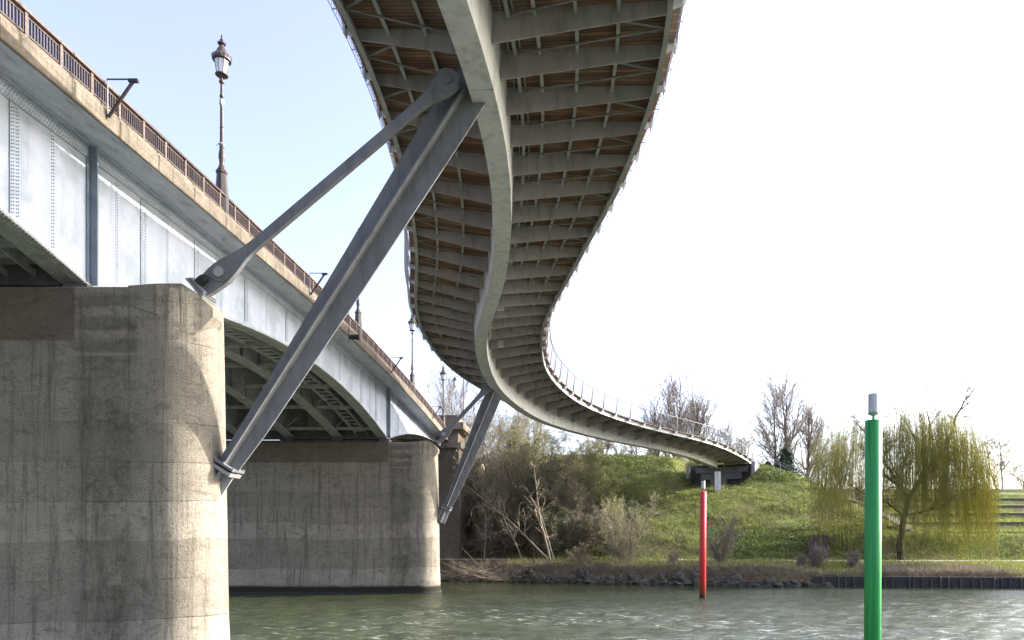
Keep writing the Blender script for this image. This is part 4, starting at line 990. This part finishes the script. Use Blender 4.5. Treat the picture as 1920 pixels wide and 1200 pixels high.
for pts_, ra, rb2, lv in lims:
    n = len(pts_)-1
    # smooth the limb
    P_ = np.array(pts_, float); P_[:, 2] = np.where(P_[:, 2] > 4.8, 4.8+(P_[:, 2]-4.8)*1.2, P_[:, 2]); tt = np.linspace(0, n, n*5+1); Q_ = np.stack([np.interp(tt, np.arange(n+1), P_[:, k]) for k in range(3)], 1)
    if n > 2:
        for _ in range(3): Q_[1:-1] = (Q_[:-2]+2*Q_[1:-1]+Q_[2:])/4
        Q_[1:-1] += rg.normal(0, .05, Q_[1:-1].shape)
    for k in range(len(Q_)-1):
        f0, f1 = k/(len(Q_)-1), (k+1)/(len(Q_)-1)
        (LM if lv else TR).append((*Q_[k], *Q_[k+1], lerp(ra, rb2, f0), lerp(ra, rb2, f1)))
        if lv and k > 2 and rg.random() < .8:
            o_ = [[], [], []]; d_ = (Q_[k+1]-Q_[k]); d_ /= np.linalg.norm(d_); d_ = d_+rg.normal(0, .75, 3)+np.array([0, 0, .15])
            grow(o_, rg, Q_[k], d_/np.linalg.norm(d_), rg.uniform(1.6, 3.8), min(.07, lerp(ra, rb2, f0)*.5), 0, WLW); LM += o_[0]; TW += o_[1]+o_[2]
segs_mesh('trunk', TR, M['darkbark'], t, 9); segs_mesh('limbs', LM, M['darkbark'], t, 6); segs_mesh('twigs', TW, M['twig'], t, 3)
nc = 760
rc = 9.6*np.sqrt(rg.random(nc))**.75; ac_ = rg.uniform(0, 6.283, nc); cxx = rc*np.cos(ac_); cyy = rc*np.sin(ac_)*.8
cxx[:110] = rg.uniform(-3.5, 4, 110); cyy[:110] = rg.uniform(-6.5, -2.5, 110); rc = np.hypot(cxx, cyy/.8)
h1 = rg.random(nc); h2c = rg.random(nc)
dens = np.where((cyy < -2.5) & (np.abs(cxx) < 3.6), .8, np.where(cxx > 3.4, .9, np.where(cxx < -4.5, .62, .4))); kc = rg.random(nc) < dens
cxx, cyy, rc, h1, h2c = [q_[kc] for q_ in (cxx, cyy, rc, h1, h2c)]; nc = len(cxx)
per = 10; ci = np.repeat(np.arange(nc), per); ns = len(ci)
X_ = cxx[ci]+rg.normal(0, .17, ns); Y_ = cyy[ci]+rg.normal(0, .17, ns); r_ = np.hypot(X_, Y_/.8); h1, h2 = h1[ci], h2c[ci]
fall = np.where(X_ > 0, 6.0, 4.4)
topz = 18.6+1.0*np.exp(-((X_-5)/2.2)**2)-fall*(np.clip(r_, 0, 10)/9.6)**2.4-1.3*np.abs(np.sin(X_*.8+1.2))-4.2*h1**2
z0 = topz-rg.random(ns)**2*2.5
bot = -.4+h2**1.3*6.5+np.where(r_ < 3.5, 1.6, 0)+rg.normal(0, .6, ns)
full = rg.uniform(.1, 1, ns)**np.where(X_ > 4, .45, .9); bot = z0-np.maximum(z0-bot, 1.2)*full
K = 9; pts = np.zeros((ns, K+1, 3)); ph = rg.uniform(0, 6.28, (ns, 2)); am = rg.uniform(.3, 1.1, ns)*np.where(r_ > 3, 1, .4)
for k in range(K+1):
    f = k/K; arch = -am*math.exp(-f*6)
    pts[:, k, 0] = X_+X_/(r_+.1)*arch+.07*np.sin(ph[:, 0]+f*5)
    pts[:, k, 1] = Y_+Y_/(r_+.1)*arch+.07*np.sin(ph[:, 1]+f*4)
    pts[:, k, 2] = z0-.35*math.exp(-f*9)*np.where(r_ > 3, 1, .3)-(z0-bot)*max(0, f-.05)/.95
sg = np.concatenate([np.concatenate([pts[:, k], pts[:, k+1], np.full((ns, 1), .010), np.full((ns, 1), .008)], 1) for k in range(K)])
segs_mesh('hanging_strands', sg, M['willow'], t, 3)
nl = ns*8; idx = rg.integers(0, ns, nl); fk = rg.integers(1, K+1, nl); u = rg.random((nl, 1))
Cc = pts[idx, fk]*(1-u)+pts[idx, fk-1]*u
aa = np.stack([rg.normal(0, .35, nl), rg.normal(0, .35, nl), -np.ones(nl)], 1); aa /= np.linalg.norm(aa, axis=1)[:, None]; bb = np.cross(aa, rg.normal(0, 1, (nl, 3))); bb /= np.linalg.norm(bb, axis=1)[:, None]
aa *= .075; bb *= .011
fast_mesh('leaves', np.stack([Cc, Cc+aa*.5+bb, Cc+aa, Cc+aa*.5-bb], 1).reshape(-1, 3), np.arange(nl*4).reshape(-1, 4), 4, M['willow'], t)
# ------------------------------------------------------------------ grass, weeds and brush
def blades(name, n, xr, yr, h, wd, mt, lab, cat, seed, dens=None, lean=.35):
    rg = np.random.default_rng(seed); x = rg.uniform(*xr, n); y = rg.uniform(*yr, n)
    if dens is not None:
        k = rg.random(n) < dens(x, y); x, y = x[k], y[k]
    n = len(x); z = terr(x, y); a = rg.uniform(0, 6.28, n); hh = h*rg.uniform(.5, 1.3, n)
    B = np.stack([x, y, z-.03], 1); s_ = np.stack([np.cos(a), np.sin(a), 0*a], 1)*wd*rg.uniform(.6, 1.4, (n, 1)); hh = hh*(.55+1.3*np.clip(.5+fbm(x, y, .35), 0, 1)*np.clip(.5+.8*fbm(x+7, y, .09), .1, 1)); tip = B+np.stack([rg.normal(0, lean, n)*hh, rg.normal(0, lean, n)*hh, hh], 1)
    V = np.stack([B-s_, B+s_, tip], 1).reshape(-1, 3)
    o = fast_mesh(name, V, np.arange(n*3).reshape(-1, 3), 3, mt)
    o['kind'] = 'stuff'; o['label'] = lab; o['category'] = cat; return o
def slope_mask(x, y): return (y > bank_y(x)+1.6)*1.0*((np.abs(y-np.interp(x, [-40,0,20,40,80], [81,77.5,74.5,73.5,73])) > .8))
blades('grass', 170000, (-8, 62), (62, 112), .34, .045, M['grass'], 'sunlit green grass on the mound and towpath verge', 'grass', 1, lambda x, y: slope_mask(x, y)*np.clip(1-1.1*sstep(.25, .7, fbm(x+3, y+11, .08))*(x < 34), .1, 1))
wn_ = lambda x, y, f=.11, o=0: fbm(x+o, y-o, f)
def weeds(x, y):
    e = sstep(.35, .8, wn_(x, y)); top = sstep(10, 13, terr(x, y))*sstep(23, 25, x)*sstep(92,94,y); low = (y < 82)*sstep(14, 18, x)*(x < 34)*.9; lef = sstep(10, 6, x)*.6
    cr = sstep(13.5, 15.5, terr(x, y))*(x < 14)*.8; return np.clip(e*.7+top+low*.75+lef+cr, 0, .95)*slope_mask(x, y)
rg = np.random.default_rng(44); n = 120000; x = rg.uniform(-6, 38, n); y = rg.uniform(74, 108, n); k = rg.random(n) < weeds(x, y)*(.5+.5*(wn_(x, y, .5) > 0)); x, y = x[k], y[k]; n = len(x)
o = leaf_cloud('weeds', np.stack([x, y, terr(x, y)+rg.uniform(0, .4, n)*(.5+.5*(wn_(x, y, .4, 3) > 0))], 1), .13, M['weed'], None, rg, 1.0)
o['kind'] = 'stuff'; o['label'] = 'dark leafy ground cover in clumps on the mound'; o['category'] = 'weeds'
blades('dry_stalks', 26000, (-10, 34), (73, 104), .9, .012, M['drygrass'], 'dry pale stalks standing on the mound slope', 'dry stems', 2, lambda x, y: np.clip(sstep(.1, .6, wn_(x, y, .09, 9))*.7+sstep(14, 6, x)*.5, 0, 1)*slope_mask(x, y), .2)
# brush growing over the bank edge
def bankmask(x, y): return np.clip(.75-.5*sstep(22, 24, x)*(x < 26), 0, 1)*(.4+.6*(wn_(x, y, .3) > -.2))
rg = np.random.default_rng(9); n = 42000; x = rg.uniform(-14, 42, n); tt = rg.uniform(-.1, 2.3, n); y = bank_y(x)+.5+tt*.8; k = rg.random(n) < bankmask(x, y); x, y, n = x[k], y[k], k.sum()
z = np.maximum(terr(x, y), .25); q = np.stack([rg.normal(0, .4, n), rg.normal(-.35, .3, n), rg.uniform(-.8, .75, n)], 1)
B = np.stack([x, y, z], 1); r0 = np.full((n, 1), .013)
o = segs_mesh('bank_brush', np.concatenate([B, B+q, r0, r0*.6], 1), M['paletwig'], None, 3); o['kind'] = 'stuff'; o['label'] = 'bare brown brush hanging over the bank edge'; o['category'] = 'brush'
rg = np.random.default_rng(10); n = 9000; x = rg.uniform(28, 41, n); y = bank_y(x)+1.2+rg.uniform(0, 4.5, n)**1.0; z = terr(x, y); q = np.stack([rg.normal(0, .3, n), rg.normal(0, .3, n), rg.uniform(.1, .55, n)], 1)
B = np.stack([x, y, z], 1); r0 = np.full((n, 1), .012)
o = segs_mesh('bank_brush', np.concatenate([B, B+q, r0, r0*.6], 1), M['twig'], None, 3); o['kind'] = 'stuff'; o['label'] = 'reddish brown bramble on the bank under the willow'; o['category'] = 'brush'
# stone revetment: irregular boulders facing the bank
rg = np.random.default_rng(12)
xb_ = -13.6; RV = MB()
RV.rings([[(x, float(bank_y(x))+.25, -1), (x, float(bank_y(x))+.9, -1), (x, float(bank_y(x))+.9, .55), (x, float(bank_y(x))+.25, .45)] for x in np.arange(-13.6, 23, 1.)])
while xb_ < 23:
    w_ = rg.uniform(.3, .75); xb_ += w_*1.25
    for c_ in range(2 if rg.random() < .35 else 1):
        m = RV; hgt = rg.uniform(.2, .5); x = xb_+rg.normal(0, .15); y = float(bank_y(x))+.15+c_*.45+rg.normal(0, .1); zc_ = .12+c_*.6+rg.normal(0, .1)
        pts_ = []; nr, na_ = 6, 10; tl_ = rg.normal(0, .25)
        for a in range(nr):
            ph_ = (a/(nr-1)-.5)*math.pi*.96; ring = []
            for b in range(na_):
                th_ = b/na_*6.283; k_ = rg.uniform(.62, 1.2)
                dx = w_*1.05*k_*math.copysign(abs(math.cos(ph_)*math.cos(th_))**.75, math.cos(th_)); dz = hgt*1.1*k_*math.copysign(abs(math.sin(ph_))**.75, math.sin(ph_))
                ring.append((x+dx*math.cos(tl_)-dz*math.sin(tl_), y+.5*k_*math.cos(ph_)*math.sin(th_), zc_+dz+dx*math.sin(tl_)))
            pts_.append(ring)
        m.rings(pts_)
tag(RV.build('stone_revetment', M['rock']), 'rough dark stone facing along the far bank, left of the wooden piling', 'revetment')
# timber piling wall on the right
px_ = np.arange(22.2, 45, .5)
t = empty('piling_wall', (22.2, float(bank_y(22.2)), 0)); tag(t, 'low dark piling wall along the water at the right', 'piling wall')
m = MB(); rs = []
for x in px_: yb = float(bank_y(x)); rs.append([(x-22.2, yb-.12-float(bank_y(22.2)), -1), (x-22.2, yb+.2-float(bank_y(22.2)), -1), (x-22.2, yb+.2-float(bank_y(22.2)), 1.0), (x-22.2, yb-.12-float(bank_y(22.2)), 1.0)])
m.rings(rs); m.build('wall', M['pile'], t)
rg = np.random.default_rng(3)
for x in np.arange(22.6, 44.5, .86)+rg.normal(0, .14, 26)[:len(np.arange(22.6, 44.5, .86))]:
    m = MB(); yb = float(bank_y(x))-float(bank_y(22.2)); dx = rg.normal(0, .08); m.beam((x-22.2+dx, yb-.2, -.8), (x-22.2+dx+rg.normal(0, .02), yb-.19, 1.0+rg.normal(.0, .14)), .1, .1); m.build('post', M['pilepost'], t)
# driftwood pile by the far pier
rg = np.random.default_rng(30); sg = []
for i in range(420):
    c = np.array([rg.uniform(-14.5, -7.6), 0, 0]); c[1] = bank_y(c[0])-rg.uniform(-.6, 1.2); c[2] = rg.uniform(-.05, .2)+1.5*math.exp(-((c[0]+11.5)/2.6)**2)*rg.random()
    a = rg.normal(0, .5)+(math.pi if rg.random() < .4 else 0); L_ = rg.uniform(.6, 3.2); d = np.array([math.cos(a), rg.normal(0, .25), rg.normal(.12, .28)]); p = c; r = rg.uniform(.012, .045)
    for k in range(4): q = p+d*L_/4; sg.append((*p, *q, r*(1-.2*k), r*(1-.2*(k+1)))); p = q; d = d+rg.normal(0, .18, 3)
o = segs_mesh('driftwood', sg, M['paletwig'], None, 4); o['kind'] = 'stuff'; o['label'] = 'tangled pile of pale driftwood branches at the foot of the far pier'; o['category'] = 'driftwood'
m = MB(); x = at(1215, 69.6); m.tube([(at(1197,70.6),70.6,1.1),(x,69.8,-.1)], [.05,.04], 6); tag(m.build('fallen_branch', M['palebark']), 'bare branch slanting from the bank into the water', 'branch')
# steps and terraces
x0, x1 = at(1518, 74.6), at(1553, 74.6)
t = empty('garden_steps', ((x0+x1)/2, 74.6, 2)); tag(t, 'dark brick steps climbing the bank from the towpath', 'steps')
for k in range(9):
    m = MB(); yk = k*.42; zk = k*.32; sx = .345*yk; m.box(x0-(x0+x1)/2+sx, x1-(x0+x1)/2+sx, yk, yk+.45, zk-.6, zk+.32); o = m.build('step', M['brick'], t)
t = empty('stone_stairs', (at(1548, 95), 95, 0)); tag(t, 'pale stone stairway descending the right flank of the mound', 'stairs')
P0 = np.array([at(1545, 94), 94.]); P1 = np.array([at(1715, 80.5), 80.5])
n = 24
for k in range(n):
    f0 = k/n; p = P0+(P1-P0)*f0; pn = P0+(P1-P0)*(k+1)/n; zk = lerp(CZ+(1005-928)*94/1280, zt(*P1)+.15, f0)
    zk = max(zk, zt(p[0], p[1])+.05)
    m = MB(); a_ = (p[0]-at(1548,95), p[1]-95, zk-.5); b_ = (pn[0]-at(1548,95), pn[1]-95, zk-.5); m.beam(a_, b_, 1.5, 1.0); m.build('step', M['stone'], t)
t = empty('terrace_walls', (40, 82, 0)); 
for i, (y, xa, xb, lab) in enumerate([(81.5,37,62,'lowest dark stone edging across the lawn terraces'),(88,34,66,'second dark stone edging up the lawn terraces'),(94.5,40,70,'third dark stone edging up the lawn terraces'),(101,40,75,'fourth dark stone edging up the lawn terraces'),(107.5,40,80,'topmost stone edging of the lawn terraces')]):
    m = MB(); rs = []
    for x in np.arange(xa, xb, .8): z = zt(x, y-.6); rs.append([(x, y-.35, z-.5), (x, y, z-.5), (x, y, z+.42), (x, y-.35, z+.42)])
    m.rings(rs); tag(m.build('terrace_edging', M['brick']), lab, 'edging', 'stone edgings of the terraces')
bpy.data.objects.remove(t)
# handrail running down the mound to the stairs
t = empty('stair_handrail', (at(1530, 95), 95, 0)); tag(t, 'pair of thin steel handrails sloping down the right side of the mound', 'handrail')
ox = at(1530, 95)
for dz, dy in ((.45,0),(.75,.0),(.45,1.6)):
    m = MB(); A_ = (at(1420, 97)-ox, 2+dy*.5, CZ+(1005-857)*97/1280+dz); B_ = (at(1532, 91)-ox, -4+dy*.5, CZ+(1005-907)*91/1280+dz); m.tube([A_, B_, (B_[0]+.9, B_[1]+.2, B_[2]-.05)], .045, 6); m.build('rail', M['strut'], t)
for px, d in ((1462,94.8),(1532,91),(1547,91)):
    x = at(px, d); f = (px-1420)/112; zt_ = CZ+.72+lerp((1005-857)*97, (1005-907)*91, min(1, f))/1280
    m = MB(); m.beam((x-ox, d-95, zt_), (x-ox+.25, d-95, zt(x, d)-.2), .07, .07); m.build('rail_post', M['edge'], t)
